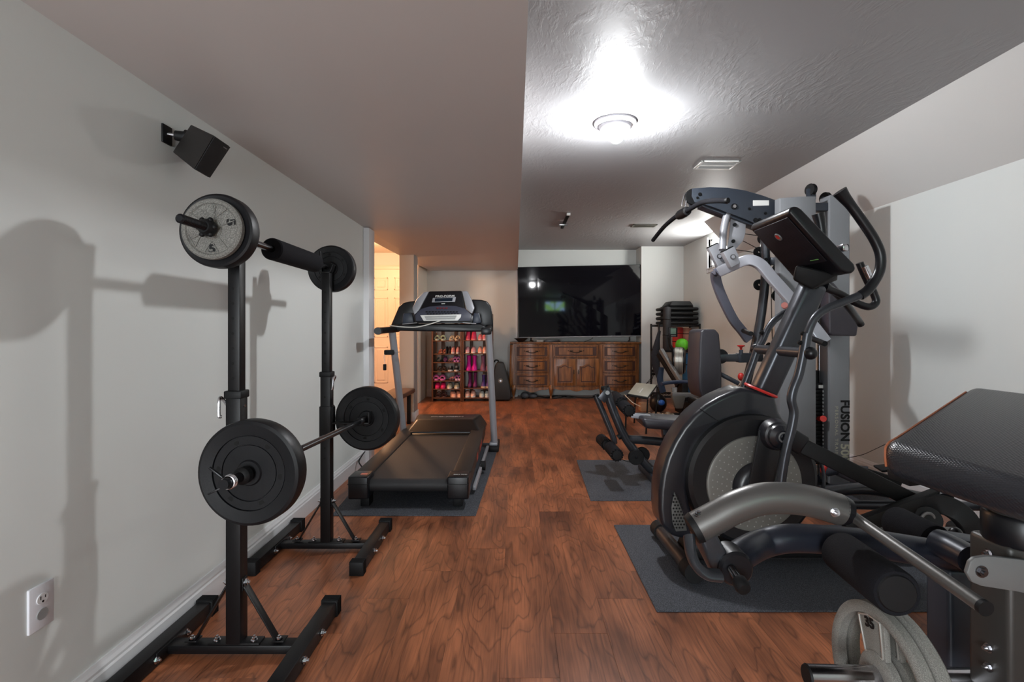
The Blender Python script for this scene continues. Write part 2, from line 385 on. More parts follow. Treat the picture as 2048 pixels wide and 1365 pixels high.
# floor: base slab, every plank a part of its own
fl = struct(MB().box(-3.1, XR + .1, YB - .1, 8.6, -0.12, -0.006), 'floor', M_FLOOR, smooth=False)
PW, PL = 0.1905, 1.22
def plank(x0, y0, y1):
    key = round(y1 - y0, 3)
    if key not in plank.meshes:
        t = MB(); t.box(0.0002, PW - 0.0002, 0.0003, (y1 - y0) - 0.0003, -0.0055, 0.0, 0.0005, 1)
        me = bpy.data.meshes.new('plank'); t.bm.to_mesh(me); t.bm.free(); me.materials.append(M_FLOOR); plank.meshes[key] = me
    o = bpy.data.objects.new('plank', plank.meshes[key]); COL.objects.link(o); o.parent = fl
    o.location = Vector((x0, y0, 0)) - fl.location
plank.meshes = {}
np_ = 0
for k in range(-16, 14):
    x0 = -0.0507 + k * PW
    if x0 > XR - 0.02 or x0 < -3.0: continue
    base = 1.607 + (k % 5) * 0.2355
    y = base - PL
    while y < 8.5:
        y1 = y + PL
        if not (x0 < XL - 0.15 and y1 < 4.2) and y1 > 1.2:
            a = max(y, 0.9) if y < 0.9 else y
            plank(x0, a, min(y1, 8.5)); np_ += 1
        y = y1
# left wall with casing at its end, hall beyond the opening
struct(MB().box(XL - .1, XL, YB, 4.24, 0, 2.02), 'wall_left', M_WALL, smooth=False)
def baseboard(name, pts, side, h=0.115, m=None):
    """pts: floor line; profile stands 'side' metres-normal off the wall"""
    mb = MB()
    for a, b in zip(pts, pts[1:]):
        a, b = Vector(a), Vector(b); d = (b - a).normalized(); n = Vector((-d.y, d.x, 0)) * side
        prof = [(0, 0), (0.017, 0), (0.017, h * .70), (0.013, h * .76), (0.013, h * .83), (0.008, h * .92), (0.005, h), (0, h)]
        mb.prism([a + n * t + Z_ * z for t, z in prof], b - a)
    return struct(mb, name, m or M_TRIM, smooth=False)
baseboard('baseboard_left', [(XL, YB, 0), (XL, 4.16, 0)], -1)
struct(MB().box(XL - .11, XL + .045, 4.16, 4.32, 0, 1.915, .004), 'trim_1', M_TRIM)
# low ceiling (soffit) on the left, rising a little past the end of the left wall
mb = MB(); xe = .036; zl = 1.912
lv = lambda y, a, b: [Vector((-1.37, y, a)), Vector((XL, y, a)), Vector((xe, y, b)), Vector((xe, y, HC + .02)), Vector((-1.37, y, HC + .02))]
secs = [lv(YB, 1.918, 2.012), lv(4.32, 1.918, 2.012), lv(6.2, 1.958, 2.014), lv(YF, 2.018, 2.018)]
for s0, s1 in zip(secs, secs[1:]):
    t = bmesh.new(); a_ = [t.verts.new(p) for p in s0]; b_ = [t.verts.new(p) for p in s1]; n = len(a_)
    t.faces.new(a_); t.faces.new(b_[::-1])
    for i in range(n): t.faces.new((a_[i], b_[i], b_[(i + 1) % n], a_[(i + 1) % n]))
    bmesh.ops.triangulate(t, faces=t.faces[:]); bmesh.ops.recalc_face_normals(t, faces=t.faces); mb.merge(t)
struct(mb, 'ceiling_low', M_SOFFIT, smooth=False)
struct(MB().box(0.036, XR + .1, YB, YF + .1, HC, HC + .1), 'ceiling', M_CEIL, smooth=False)
struct(MB().box(-3.1, -1.37, 4.2, 8.4, 2.30, 2.4), 'ceiling_hall', M_HALL, smooth=False)
# right wall with a window hole high up, slanted bulkhead
w0, w1, wz0, wz1 = 6.13, 6.95, 1.90, 2.30
mb = MB()
mb.box(XR, XR + .15, YB, w0, 0, HC); mb.box(XR, XR + .15, w1, YF, 0, HC)
mb.box(XR, XR + .15, w0, w1, 0, wz0); mb.box(XR, XR + .15, w0, w1, wz1, HC)
struct(mb, 'wall_right', M_WALL, smooth=False)
mb = MB(); mb.prism([(2.248, YB, HC + .01), (XR + .01, YB, 1.962), (XR + .01, YB, HC + .01)], (0, 6.13 - YB, 0))
struct(mb, 'trim_2', M_BULK, smooth=False)
baseboard('baseboard_right', [(XR, YB, 0), (XR, 7.98, 0)], 1)
# far walls
struct(MB().box(-2.95, 0.025, 8.2, 8.3, 0, 2.3), 'wall_far_left', M_WALL, smooth=False)
struct(MB().box(0.0, 2.0, YF, YF + .1, 0, HC), 'wall_far', M_WALL, smooth=False)
struct(MB().box(1.962, XR + .1, 7.98, YF + .1, 0, HC), 'wall_far_right', M_WALL, smooth=False)
struct(MB().box(0.005, 0.035, 8.19, YF, 0, 2.03), 'trim_3', M_TRIM, smooth=False)
baseboard('baseboard_far', [(-1.42, 8.2, 0), (0.02, 8.2, 0)], -1)
# back wall behind the photographer with a high window
bw0, bw1, bz0, bz1 = 1.25, 2.0, 1.88, 2.25
mb = MB(); mb.box(XL - .1, bw0, YB - .1, YB, 0, HC); mb.box(bw1, XR + .1, YB - .1, YB, 0, HC)
mb.box(bw0, bw1, YB - .1, YB, 0, bz0); mb.box(bw0, bw1, YB - .1, YB, bz1, HC)
struct(mb, 'wall_back', M_WALL, smooth=False)
def sky_pane(name, c1, c2, strength):
    m = bpy.data.materials.new(name); m.use_nodes = True; nt = m.node_tree; N = nt.nodes; L = nt.links
    N.remove(N['Principled BSDF']); em = N.new('ShaderNodeEmission'); L.new(em.outputs[0], N['Material Output'].inputs[0]); em.inputs[1].default_value = strength
    tc = N.new('ShaderNodeTexCoord'); n = N.new('ShaderNodeTexNoise'); n.inputs['Scale'].default_value = 4; L.new(tc.outputs['Object'], n.inputs['Vector'])
    r = N.new('ShaderNodeValToRGB'); e = r.color_ramp.elements; e[0].position = .42; e[0].color = srgb(*c1); e[1].position = .58; e[1].color = srgb(*c2)
    L.new(n.outputs['Fac'], r.inputs[0]); L.new(r.outputs[0], em.inputs[0]); return m
wn = struct(MB().box(bw0, bw1, YB - .09, YB - .07, bz0, bz1), 'window_1', sky_pane('daylit_garden_glass', (150, 205, 110), (170, 205, 255), 10.0), smooth=False)
f = MB(); 
for a in ((bw0, bw0 + .03, bz0, bz1), (bw1 - .03, bw1, bz0, bz1), ((bw0 + bw1) / 2 - .015, (bw0 + bw1) / 2 + .015, bz0, bz1), (bw0, bw1, bz0, bz0 + .03), (bw0, bw1, bz1 - .03, bz1)):
    f.box(a[0], a[1], YB - .065, YB - .03, a[2], a[3])
f.build('window_frame', M_WHITE, wn, smooth=False)
# unseen door-like glowing panel and frame, added around the rear fill light
gd = struct(MB().box(-1.14, -.10, YB + .005, YB + .015, .20, 1.80), 'rear_fill_panel', sky_pane('fill_panel_glow', (190, 215, 235), (215, 232, 250), 3.0), smooth=False)
f = MB()
for a in ((-1.22, -1.14, 0, 1.90), (-.10, -.02, 0, 1.90), (-1.22, -.02, 1.80, 1.90), (-1.14, -.10, 0, .20)): f.box(a[0], a[1], YB + .002, YB + .045, a[2], a[3], .004)
f.build('fill_panel_frame', M_TRIM, gd)
# small basement window in the right wall
M_DAY = sky_pane('bright_daylight_glass', (250, 250, 240), (240, 248, 255), 9.0)
wn = struct(MB().box(XR + .065, XR + .075, w0, w1, wz0, wz1), 'window_2', M_DAY, smooth=False)
f = MB()
f.box(XR + .03, XR + .062, w0, w0 + .045, wz0, wz1, .004); f.box(XR + .03, XR + .062, w1 - .045, w1, wz0, wz1, .004)
f.box(XR + .03, XR + .062, w0, w1, wz0, wz0 + .045, .004); f.box(XR + .03, XR + .062, w0, w1, wz1 - .03, wz1, .004)
f.build('window_frame', M_TRIM, wn)
f = MB(); t_ = .055
f.box(XR - .012, XR + .03, w1, w1 + t_, wz0 - t_, wz1 + .03, .004); f.box(XR - .012, XR + .03, w0 - t_, w0, wz0 - t_, wz1 + .03, .004)
f.box(XR - .012, XR + .03, w0, w1, wz0 - t_, wz0, .004); f.box(XR - .02, XR + .1, w0 - t_, w1 + t_, wz0 - .008, wz0 + .004, .002)
f.build('window_casing', M_TRIM, wn)
# column, side wall of the hall behind it, hall walls
col = struct(MB().box(-1.36, -1.19, 6.0, 6.2, 0.0, 1.96), 'wall_column', M_HALL, smooth=False)
MB().box(-1.192, -1.185, 5.995, 6.205, 0.11, 1.955).build('corner_bead', mat('galvanised_grey', (150, 152, 150), .4, .3), col, smooth=False)
MB().box(-1.375, -1.175, 5.985, 6.215, 0.0, 0.11, .004).build('plinth', M_TRIM, col)
struct(MB().box(-1.52, -1.42, 7.45, 8.2, 0, 2.3), 'wall_hall_right', M_HALL, smooth=False)
struct(MB().box(-3.1, -3.0, 4.2, 8.3, 0, 2.3), 'wall_hall_left', M_HALL, smooth=False)
struct(MB().box(-3.1, -1.335, 4.14, 4.24, 0, 2.3), 'wall_hall_near', M_HALL, smooth=False)
# six panel door in the far hall wall
dx0, dx1, dY = -2.36, -1.60, 8.2
door = struct(MB().box(dx0, dx1, dY - .045, dY - .005, 0.01, 2.03), 'door_1', M_DOOR, smooth=False)
for xa, xb in ((dx0 + .11, dx0 + .33), (dx1 - .33, dx1 - .11)):
    for za, zb in ((0.22, 0.80), (0.95, 1.58), (1.70, 1.90)):
        p = MB(); p.box(xa, xb, dY - .047, dY - .04, za, zb)
        for a in ((xa, xb, za, za + .018), (xa, xb, zb - .018, zb), (xa, xa + .018, za, zb), (xb - .018, xb, za, zb)): p.box(a[0], a[1], dY - .053, dY - .045, a[2], a[3], .003, 1)
        p.box(xa + .045, xb - .045, dY - .055, dY - .045, za + .045, zb - .045, .006, 1)
        p.build('door_panel', M_DOOR, door)
MB().ball((dx1 - .06, dY - .09, 1.0), .028).cyl((dx1 - .06, dY - .09, 1.0), (dx1 - .06, dY - .045, 1.0), .012).build('door_handle', mat('brass', (170, 130, 70), .3, .9), door)
f = MB()
for a in ((dx0 - .075, dx0, 0, 2.10), (dx1, dx1 + .075, 0, 2.10), (dx0 - .075, dx1 + .075, 2.035, 2.10)): f.box(a[0], a[1], dY - .02, dY, a[2], a[3], .005)
f.build('door_casing', M_DOOR, door)

# ================================================================ CEILING THINGS
lt = thing('ceiling_light', 'white round ceiling light fixture with a glowing bulb', 'ceiling light', (.615, 3.16, HC))
c = Vector((.615, 3.16, HC))
MB().lathe([(0, 0), (.128, 0), (.128, -.012), (.118, -.020), (.100, -.026), (.096, -.040), (.086, -.052), (.062, -.060), (0.03, -.060), (.03, -.05), (0, -.05)], c, seg=48).build('base', mat('white_fixture_enamel', (215, 215, 222), .35), lt)
MB().lathe([(0, 0), (.028, -.0), (.030, -.02), (0.030, -.035), (0, -.035)], c + Z_ * -.045, seg=20).build('socket', M_WHITE, lt)
bm_ = bpy.data.materials.new('glowing_bulb'); bm_.use_nodes = True; nb = bm_.node_tree.nodes['Principled BSDF']
nb.inputs['Emission Color'].default_value = (.96, .98, 1.0, 1); nb.inputs['Emission Strength'].default_value = LAMP_STRENGTH
MB().lathe([(0, .052), (.022, .05), (.030, .03), (.042, .008), (.046, -.012), (.040, -.034), (.022, -.050), (0, -.055)], LAMP, seg=28).build('bulb', bm_, lt)
def vent(label, u, v, w, d, m, slats):
    Y = (HC - CZ) * F / (656 - v); X = (u - 1031) * Y / F
    t = thing('ceiling_vent', label, 'vent', (X, Y, HC), 'registers in the high ceiling')
    b = MB(); z0, z1 = HC - .012, HC - .001
    for a in ((X - w / 2, X + w / 2, Y - d / 2, Y - d / 2 + .022), (X - w / 2, X + w / 2, Y + d / 2 - .022, Y + d / 2), (X - w / 2, X - w / 2 + .022, Y - d / 2, Y + d / 2), (X + w / 2 - .022, X + w / 2, Y - d / 2, Y + d / 2), (X - w / 2, X + w / 2, Y - .008, Y + .008)):
        b.box(a[0], a[1], a[2], a[3], z0, z1, .003)
    b.build('frame', m, t)
    MB().box(X - w / 2 + .01, X + w / 2 - .01, Y - d / 2 + .01, Y + d / 2 - .01, HC - .002, HC - .0005).build('backing', mat('vent_shadow', (60, 60, 58), .8), t, smooth=False)
    for i in range(slats):
        y = Y - d / 2 + .03 + (d - .06) * i / (slats - 1)
        MB().bar((X - w / 2 + .02, y, HC - .008), (X + w / 2 - .02, y, HC - .008), .0012, .014, up=Vector((0, .7, .7)), bev=0).build('slat', m, t, smooth=False)
vent('white ceiling register nearer to the gym machine', 1433, 329, .30, .20, M_WHITE, 7)
vent('small dark grey ceiling register near the far wall', 1288, 451, .30, .16, mat('dull_grey_vent', (120, 120, 112), .5), 5)
# sensor bracket on the ceiling
Y0 = (HC - CZ - .02) * F / (656 - 447)
t = thing('ceiling_bracket', 'small black and silver bracket screwed to the ceiling before the television', 'bracket', P(1128, 447, Y0))
a = P(1137, 432, 5.66); b_ = P(1124, 465, 6.45); a.z = b_.z = HC - .012
MB().bar(a, b_, .035, .022, bev=.003).build('rail', M_BLACKMAT, t)
mid = (a + b_) / 2 + Vector((-.01, .12, -.014))
MB().bar(mid - X_ * .05, mid + X_ * .05, .05, .018, bev=.003).build('clamp', M_CHROME, t)
MB().box(a.x - .02, a.x + .02, a.y - .02, a.y + .01, HC - .03, HC - .002, .003).build('end_plate', M_WHITE, t)

# ================================================================ LEFT WALL THINGS
sp = thing('wall_speaker', 'black satellite speaker on a swivel mount high on the left wall', 'speaker', (-1.2, 1.8, 1.75))
S_, T_, A_, D_ = P(427.7, 271, 1.72), P(387.7, 338.5, 1.72), P(381.5, 249, 1.80), P(345, 304, 1.80)
B_, C_ = P(460, 293, 1.86), P(418, 356, 1.85)
H1, H2 = A_ + (B_ - S_) * 1.0, D_ + (C_ - T_) * 1.0
MB().hexa([D_, T_, C_, H2, A_, S_, B_, H1], .004).build('cabinet', mat('speaker_brown_black', (32, 29, 28), .55, bump=(300, .15)), sp)
n = (T_ - S_).cross(B_ - S_).normalized()
if n.dot(Vector((0, 0, CZ)) - S_) < 0: n = -n
ctr = (S_ + T_ + B_ + C_) / 4
q = [ctr + (p - ctr) * .97 + n * .001 for p in (T_, C_, B_, S_)]
MB().hexa(q + [p + n * .003 for p in q], .001).build('grille', mat('speaker_grille_cloth', (16, 16, 19), .8), sp)
q0 = S_ + (B_ - S_) * .62 + (T_ - S_) * .10 + n * .005
MB().hexa([q0, q0 + (B_ - S_) * .22, q0 + (B_ - S_) * .22 + (T_ - S_) * .025, q0 + (T_ - S_) * .025] + [p + n * .001 for p in (q0, q0 + (B_ - S_) * .22, q0 + (B_ - S_) * .22 + (T_ - S_) * .025, q0 + (T_ - S_) * .025)]).build('badge', mat('badge_silver', (120, 120, 125), .4, .5), sp, smooth=False)
MB().box(XL - .002, XL + .006, 1.785, 1.835, 1.75, 1.815, .002).build('wall_plate', M_BLACKMAT, sp)
ja = Vector((XL + .006, 1.81, 1.785)); jb = (A_ + D_) / 2 + Vector((.02, .03, .01))
MB().cyl(ja, ja + (jb - ja) * .35, .006).build('stud', M_CHROME, sp)
MB().cyl(ja + (jb - ja) * .3, ja + (jb - ja) * .75, .017, .020, seg=16, bev=.003).cyl(ja + (jb - ja) * .7, jb + (jb - ja) * .2, .026, .022, seg=16, bev=.003).build('swivel_joint', M_BLACKMAT, sp)
ol = thing('wall_outlet', 'white duplex outlet low on the left wall beside the rack', 'outlet', (XL, 1.33, .377))
MB().box(XL - .003, XL + .006, 1.294, 1.364, .320, .434, .002).build('cover_plate', mat('outlet_white', (222, 222, 228), .35), ol)
def rec(z, m):
    b = MB(); pts = [(XL + .006, 1.329 + .0165 * math.cos(a), z + .0142 * math.sin(a)) for a in [2 * math.pi * k / 24 for k in range(24)]]
    b.prism(pts, (.0025, 0, 0), .0006, 1); return b.build('receptacle', m, ol)
r1 = rec(.397, mat('outlet_face', (225, 225, 228), .35)); r2 = rec(.357, mat('outlet_face_grey', (150, 150, 150), .45))
b = MB(); x = XL + .0086
b.box(x, x + .0006, 1.3215, 1.3235, .396, .405).box(x, x + .0006, 1.3345, 1.3365, .397, .404).cyl((x, 1.329, .390), (x + .0006, 1.329, .390), .003, seg=12)
b.build('slot', M_RUBBER, r1, smooth=False)
# ================================================================ SQUAT STANDS
def squat_stand(yc, dx, label, pz, sleeve_top, hook_z, pin_side):
    xc = -0.9375 + dx
    t = thing('squat_stand', label, 'squat stand', (xc, yc, 0), 'pair of black squat stands')
    xl, xr = -1.184 + dx * .6, -0.708 + dx * .6
    for s, x in ((0, xl), (1, xr)):
        r = MB().box(x - .026, x + .026, yc - .24, yc + .24, .004, .056, .003).build('base_rail', M_BLACK, t)
        for y in (yc - .245, yc + .245):
            b = MB(); b.box(x - .030, x + .030, y - .022, y + .022, 0, .060, .003)
            for k in range(6):
                b.box(x - .032, x + .032, y - .020 + k * .0075, y - .017 + k * .0075, 0.0, .0625, .001, 1)
            b.build('rubber_end_cap', M_RUBBER, r)
        bb = MB(); sg = 1 if s else 1
        for y in (yc - .075, yc + .075): bolt(bb, (x + .027, y, .030), X_, .009, .010)
        bb.build('bolt', M_CHROME, r)
    MB().box(xl + .026, xr - .026, yc - .024, yc + .024, .016, .044, .002).build('crossbar', M_BLACK, t)
    MB().box(xl + .026, xl + .031, yc - .075, yc + .075, .012, .05, .001).build('mounting_plate', M_BLACK, t)
    MB().box(xr - .031, xr - .026, yc - .075, yc + .075, .012, .05, .001).build('mounting_plate', M_BLACK, t)
    MB().box(xc - .085, xc + .085, yc - .022, yc + .022, .044, .050, .001).build('post_plate', M_BLACK, t)
    for k, x in enumerate((xc - .062, xc + .062, xc - .145, xc + .145)):
        bolt(MB(), (x, yc - .006, .052), Z_, .008, .010).build('bolt', M_CHROME, t)
    # lower sleeve and telescoping upper post with a row of holes on the front
    MB().box(xc - .0245, xc + .0245, yc - .0245, yc + .0245, .048, sleeve_top, .003).build('lower_post', M_BLACK, t)
    MB().box(xc - .029, xc + .029, yc - .029, yc + .029, sleeve_top - .022, sleeve_top + .004, .004).build('collar', M_BLACKMAT, t)
    up = MB().box(xc - .020, xc + .020, yc - .020, yc + .020, sleeve_top - .05, pz, .003).build('upper_post', M_BLACK, t)
    hb = MB(); z = sleeve_top + .045
    while z < pz - .05:
        hb.cyl((xc - .002, yc - .0204, z), (xc - .002, yc - .0196, z), .0048, seg=14); z += .05
    for z in (sleeve_top - .12, hook_z + .05, hook_z - .13, hook_z - .18): hb.cyl((xc - .002, yc - .0249, z), (xc - .002, yc - .0241, z), .005, seg=14)
    hb.build('adjustment_hole', mat('hole_shadow', (3, 3, 3), .9), up)['kind'] = 'stuff'
    # braces
    for s in (-1, 1):
        b = MB(); b.bar((xc + s * .030, yc - .0, .235), (xc + s * .135, yc - .0, .055), .030, .005, up=Vector((s * .86, 0, .5)), bev=.001)
        b.box(xc + min(s * .125, s * .165), xc + max(s * .125, s * .165), yc - .018, yc + .018, .0505, .055, .001)
        b.box(xc + min(s * .0245, s * .029), xc + max(s * .0245, s * .029), yc - .015, yc + .015, .22, .262, .001)
        b.build('brace', M_BLACK, t)
        bolt(MB(), (xc + s * .029, yc, .245), (s, 0, 0), .009, .009).build('bolt', M_CHROME, t)
    # locking pin with chrome ring
    b = MB(); pz_ = sleeve_top - .048
    b.cyl((xc + pin_side * .028, yc, pz_), (xc - pin_side * .028, yc, pz_), .005)
    b.tube([(xc + pin_side * .030, yc, pz_), (xc + pin_side * .045, yc - .012, pz_ + .028), (xc + pin_side * .042, yc - .03, pz_ + .02), (xc + pin_side * .040, yc - .035, pz_ - .028), (xc + pin_side * .034, yc - .03, pz_ - .032)], .0055, seg=10)
    b.build('locking_pin', M_CHROME, t)
    # fork cradle on top
    b = MB(); b.box(xc - .024, xc + .020, yc - .022, yc + .022, pz - .002, pz + .004, .001)
    b.bar((xc - .022, yc, pz), (xc - .030, yc, pz + .105), .034, .006, up=X_, bev=.001)
    b.bar((xc + .020, yc, pz + .002), (xc + .034, yc, pz + .040), .034, .006, up=X_, bev=.001)
    b.build('fork_cradle', M_BLACK, t)
    # lower hook sleeve
    h = MB().box(xc - .0285, xc + .0285, yc - .0285, yc + .0285, hook_z - .075, hook_z + .075, .003).build('hook_sleeve', M_BLACK, t)
    b = MB(); x0, x1 = xc + .028, xc + .215
    b.box(x0, x1, yc - .022, yc + .022, hook_z - .014, hook_z - .006, .002)
    b.box(x1 - .006, x1, yc - .022, yc + .022, hook_z - .014, hook_z + .045, .002)
    b.box(x0, x0 + .006, yc - .022, yc + .022, hook_z - .05, hook_z + .07, .002)
    b.build('bar_hook', M_BLACK, h)
    return t
squat_stand(1.722, 0, 'black squat stand nearer to the wall outlet, with base rails on the floor', 1.372, .886, .655, -1)
squat_stand(2.530, .006, 'black squat stand nearer to the treadmill, with base rails on the floor', 1.372, .880, .640, 1)

# ================================================================ BARBELLS AND PLATES
def ring_plate(name, label, cat, c, ax, R, th, m, holes=6, hub=.030, group=None, lip=None, phase=.4):
    """vinyl plate: disc with raised rim, groove rings, round holes"""
    ax = Vector(ax).normalized(); t = thing(name, label, cat, c, group); c = Vector(c)
    h = th / 2
    prof = [(.0148, h * .8), (hub, h * .8), (hub + .004, h * .62), (R * .52, h * .62), (R * .525, h * .50), (R * .54, h * .50), (R * .545, h * .66), (R * .70, h * .70), (R * .705, h * .58), (R * .715, h * .58), (R * .72, h * .8), (R * .93, h), (R * .985, h * .86), (R, h * .6)]
    full = prof + [(r, -z) for r, z in prof[::-1]] + [prof[0]]
    MB().lathe(full, c, ax, seg=64).build('disc', m, t)
    x, y, z = frame_from(ax)
    for s in (1, -1):
        hb = MB()
        for k in range(holes):
            a = 2 * math.pi * k / holes + phase
            p = c + (x * math.cos(a) + y * math.sin(a)) * R * .62 + z * s * h * .66
            hb.cyl(p - z * s * .004, p + z * s * .0008, .0085 * R / .16, seg=16)
        hb.build('grip_hole', mat('hole_shadow', (3, 3, 3), .9), t)['kind'] = 'stuff'
    return t
def threads(p0, p1, r, m, parent, name='threaded_sleeve'):
    p0, p1 = Vector(p0), Vector(p1); L = (p1 - p0).length; n = int(L / .0055); prof = [(0, 0)]
    for k in range(n):
        prof += [(r * .9, L * k / n), (r, L * (k + .5) / n)]
    prof += [(r * .9, L - .004), (r * .6, L), (0, L)]
    return MB().lathe(prof, p0, p1 - p0, seg=20).build(name, m, parent)
# upper bar
bu0, bu1 = Vector((-.932, 1.42, 1.404)), Vector((-.932, 2.82, 1.398))
du = (bu1 - bu0).normalized()
ub = lambda y: bu0 + du * (y - bu0.y)
t = thing('barbell', 'black threaded barbell on top of the squat stands with a thick foam sleeve', 'barbell', ub(2.1), 'barbells on the squat stands')
MB().cyl(ub(1.66), ub(2.56), .0125).build('bar', M_STEEL, t)
threads(ub(1.68), bu0, .0135, M_BLACKSAT, t); threads(ub(2.54), bu1, .0135, M_BLACKSAT, t)
MB().cyl(ub(1.665), ub(1.695), .028, bev=.004).build('inner_collar', M_BLACKMAT, t); MB().cyl(ub(2.535), ub(2.565), .028, bev=.004).build('inner_collar', M_BLACKMAT, t)
MB().lathe([(.0135, 0), (.038, 0), (.0425, .006), (.043, .40), (.0425, .414), (.038, .42), (.0135, .42)], ub(1.955), du, seg=36).build('foam_sleeve', M_FOAM, t)
b = MB(); cst = ub(1.545); b.lathe([(.0135, -.016), (.024, -.016), (.026, -.008), (.026, .002), (.022, .012), (.018, .018), (.0135, .018)], cst, -du, seg=24)
for k in range(6):
    a = k * math.pi / 3; b.ball(cst + Vector((math.cos(a) * .025, -.002, math.sin(a) * .025)), .008)
b.build('star_collar', M_BLACKMAT, t)
b = MB(); b.lathe([(.0135, -.016), (.034, -.016), (.036, 0), (.03, .012), (.0135, .018)], ub(2.66), du, seg=24).build('star_collar', M_BLACKMAT, t)
ring_plate('weight_plate', 'black ten pound plate behind the grey plate on the upper barbell', 'weight plate', ub(1.615), du, .116, .052, M_PLATE, group=None)
ring_plate('weight_plate', 'black plate on the far end of the upper barbell', 'weight plate', ub(2.605), du, .118, .052, M_PLATE)
# small cast iron plate
c5 = ub(1.578); t5 = thing('weight_plate', 'small hammertone grey cast iron plate marked 5 on the upper barbell', 'weight plate', c5)
R5 = .0935
MB().lathe([(.014, .010), (.030, .010), (.032, .007), (R5 * .82, .006), (R5 * .86, .011), (R5 * .95, .0125), (R5, .008), (R5, -.008), (.014, -.008), (.014, .010)], c5, -du, seg=64).build('disc', M_IRON, t5)
def on5(r, a, d=.0078): return c5 - du * d + Vector((math.cos(a) * r, 0, math.sin(a) * r))
for a0 in (1.57 + 2.094, 1.57 - 2.094 + 1.75, 4.71):
    b = MB(); pa, pb, pc = on5(R5 * .80, a0 - .30), on5(R5 * .80, a0 + .30), on5(R5 * .40, a0)
    for p, q in ((pa, pb), (pb, pc), (pc, pa)): b.bar(p, q, .003, .003, up=Y_, bev=.0006)
    b.build('raised_wedge', M_IRON, t5)
for a0 in (.35, 1.4, 2.5, 3.6, 5.4):
    b = MB().bar(on5(R5 * .36, a0), on5(R5 * .80, a0), .003, .003, up=Y_, bev=.0006).build('rib', M_IRON, t5)
text('5', .036, M_BLACKMAT, t5, on5(R5 * .66, 4.74, .0085), (1, 0, .05), (0, 0, 1), bold=.001, sx=1.3)
text('5', .036, M_BLACKMAT, t5, on5(R5 * .66, .33, .0085), (0.1, 0, -1), (1, 0, .1), bold=.001, sx=1.3)
# lower bar
bl0, bl1 = Vector((-.822, 1.439, .658)), Vector((-.742, 2.72, .640))
dl = (bl1 - bl0).normalized()
lb = lambda y: bl0 + dl * ((y - bl0.y) / dl.y)
t = thing('barbell', 'black barbell in the lower hooks between two large plates', 'barbell', lb(2.1), 'barbells on the squat stands')
MB().cyl(lb(1.60), lb(2.55), .0125).build('bar', M_STEEL, t)
MB().cyl(lb(1.439), lb(1.61), .0150, bev=.002).build('sleeve', M_BLACKSAT, t); MB().cyl(lb(2.53), lb(2.72), .0145, bev=.002).build('sleeve', M_BLACKSAT, t)
threads(lb(2.48), lb(2.55), .0185, M_BLACKSAT, t, 'inner_collar')
MB().lathe([(.015, 0), (.026, 0), (.026, .02), (.02, .028), (.015, .03)], lb(1.545), -dl, seg=24).build('inner_collar', M_BLACKMAT, t)
sc_ = thing('spring_collar', 'chrome spring clip with black handles on the tip of the lower barbell', 'clip', lb(1.47))
b = MB()
for k in range(3): b.torus(lb(1.462 + k * .006), .0185, .0030, dl, seg=28, n=8)
b.build('coil', M_CHROME, sc_)
p = lb(1.462); MB().bar(p + Vector((-.012, -.004, .014)), p + Vector((-.050, -.006, .045)), .010, .006, bev=.002).build('handle', M_BLACKSAT, sc_)
p = lb(1.474); MB().bar(p + Vector((-.012, 0, -.012)), p + Vector((-.060, -.01, -.034)), .005, .005, bev=.001).build('handle', M_BLACKSAT, sc_)
tp = ring_plate('weight_plate', 'large black vinyl plate at the near end of the lower barbell', 'weight plate', lb(1.585), dl, .161, .062, M_PLATE, hub=.036, phase=.1)
b = MB(); x, y, z = frame_from(dl)
pl = [lb(1.585) - dl * .030 + Vector((math.cos(a) * r, 0, math.sin(a) * r)) for r, aa in ((.142, (-.25, -.1, .1, .3)), (.122, (.3, .1, -.1, -.25))) for a in aa]
for p, q in zip(pl, pl[1:] + pl[:1]): b.bar(p, q, .0022, .0022, up=Y_, bev=.0004, seg=1)
b.build('moulded_label_frame', M_PLATE, tp)
ring_plate('weight_plate', 'large black vinyl plate at the far end of the lower barbell', 'weight plate', lb(2.60), dl, .161, .062, M_PLATE, hub=.036, phase=.6)

# ================================================================ MATS
mt = MB(); z = .006
mt.hexa([(-1.075, 2.985, 0), (-.232, 2.985, 0), (-.150, 4.86, 0), (-1.165, 4.86, 0), (-1.075, 2.985, z), (-.232, 2.985, z), (-.150, 4.86, z), (-1.165, 4.86, z)], .002, 1)
tag(mt.build('floor_mat', M_RUBBERMAT, None), 'dark rubber mat under the treadmill', 'floor mat', 'dark rubber equipment mats')
tag(MB().box(.545, 2.05, 1.976, 2.84, 0, .007, .002, 1).build('floor_mat', M_RUBBERMAT, None), 'dark speckled rubber mat under the elliptical trainer', 'floor mat', 'dark rubber equipment mats')
mt = MB(); mt.hexa([(.475, 3.245, 0), (2.4, 3.245, 0), (2.4, 4.235, 0), (.505, 4.235, 0), (.475, 3.245, z), (2.4, 3.245, z), (2.4, 4.235, z), (.505, 4.235, z)], .002, 1)
tag(mt.build('floor_mat', M_RUBBERMAT, None), 'dark rubber mat under the multi-station home gym', 'floor mat', 'dark rubber equipment mats')

# ================================================================ TREADMILL
tm = thing('treadmill', 'grey and black treadmill with a console standing on a rubber mat', 'treadmill', (-.62, 3.9, 0))
M_HOOD = mat('treadmill_hood_black', (26, 23, 22), .34)
M_RAIL = mat('treadmill_foot_rail', (30, 26, 24), .45, bump=(200, .2))
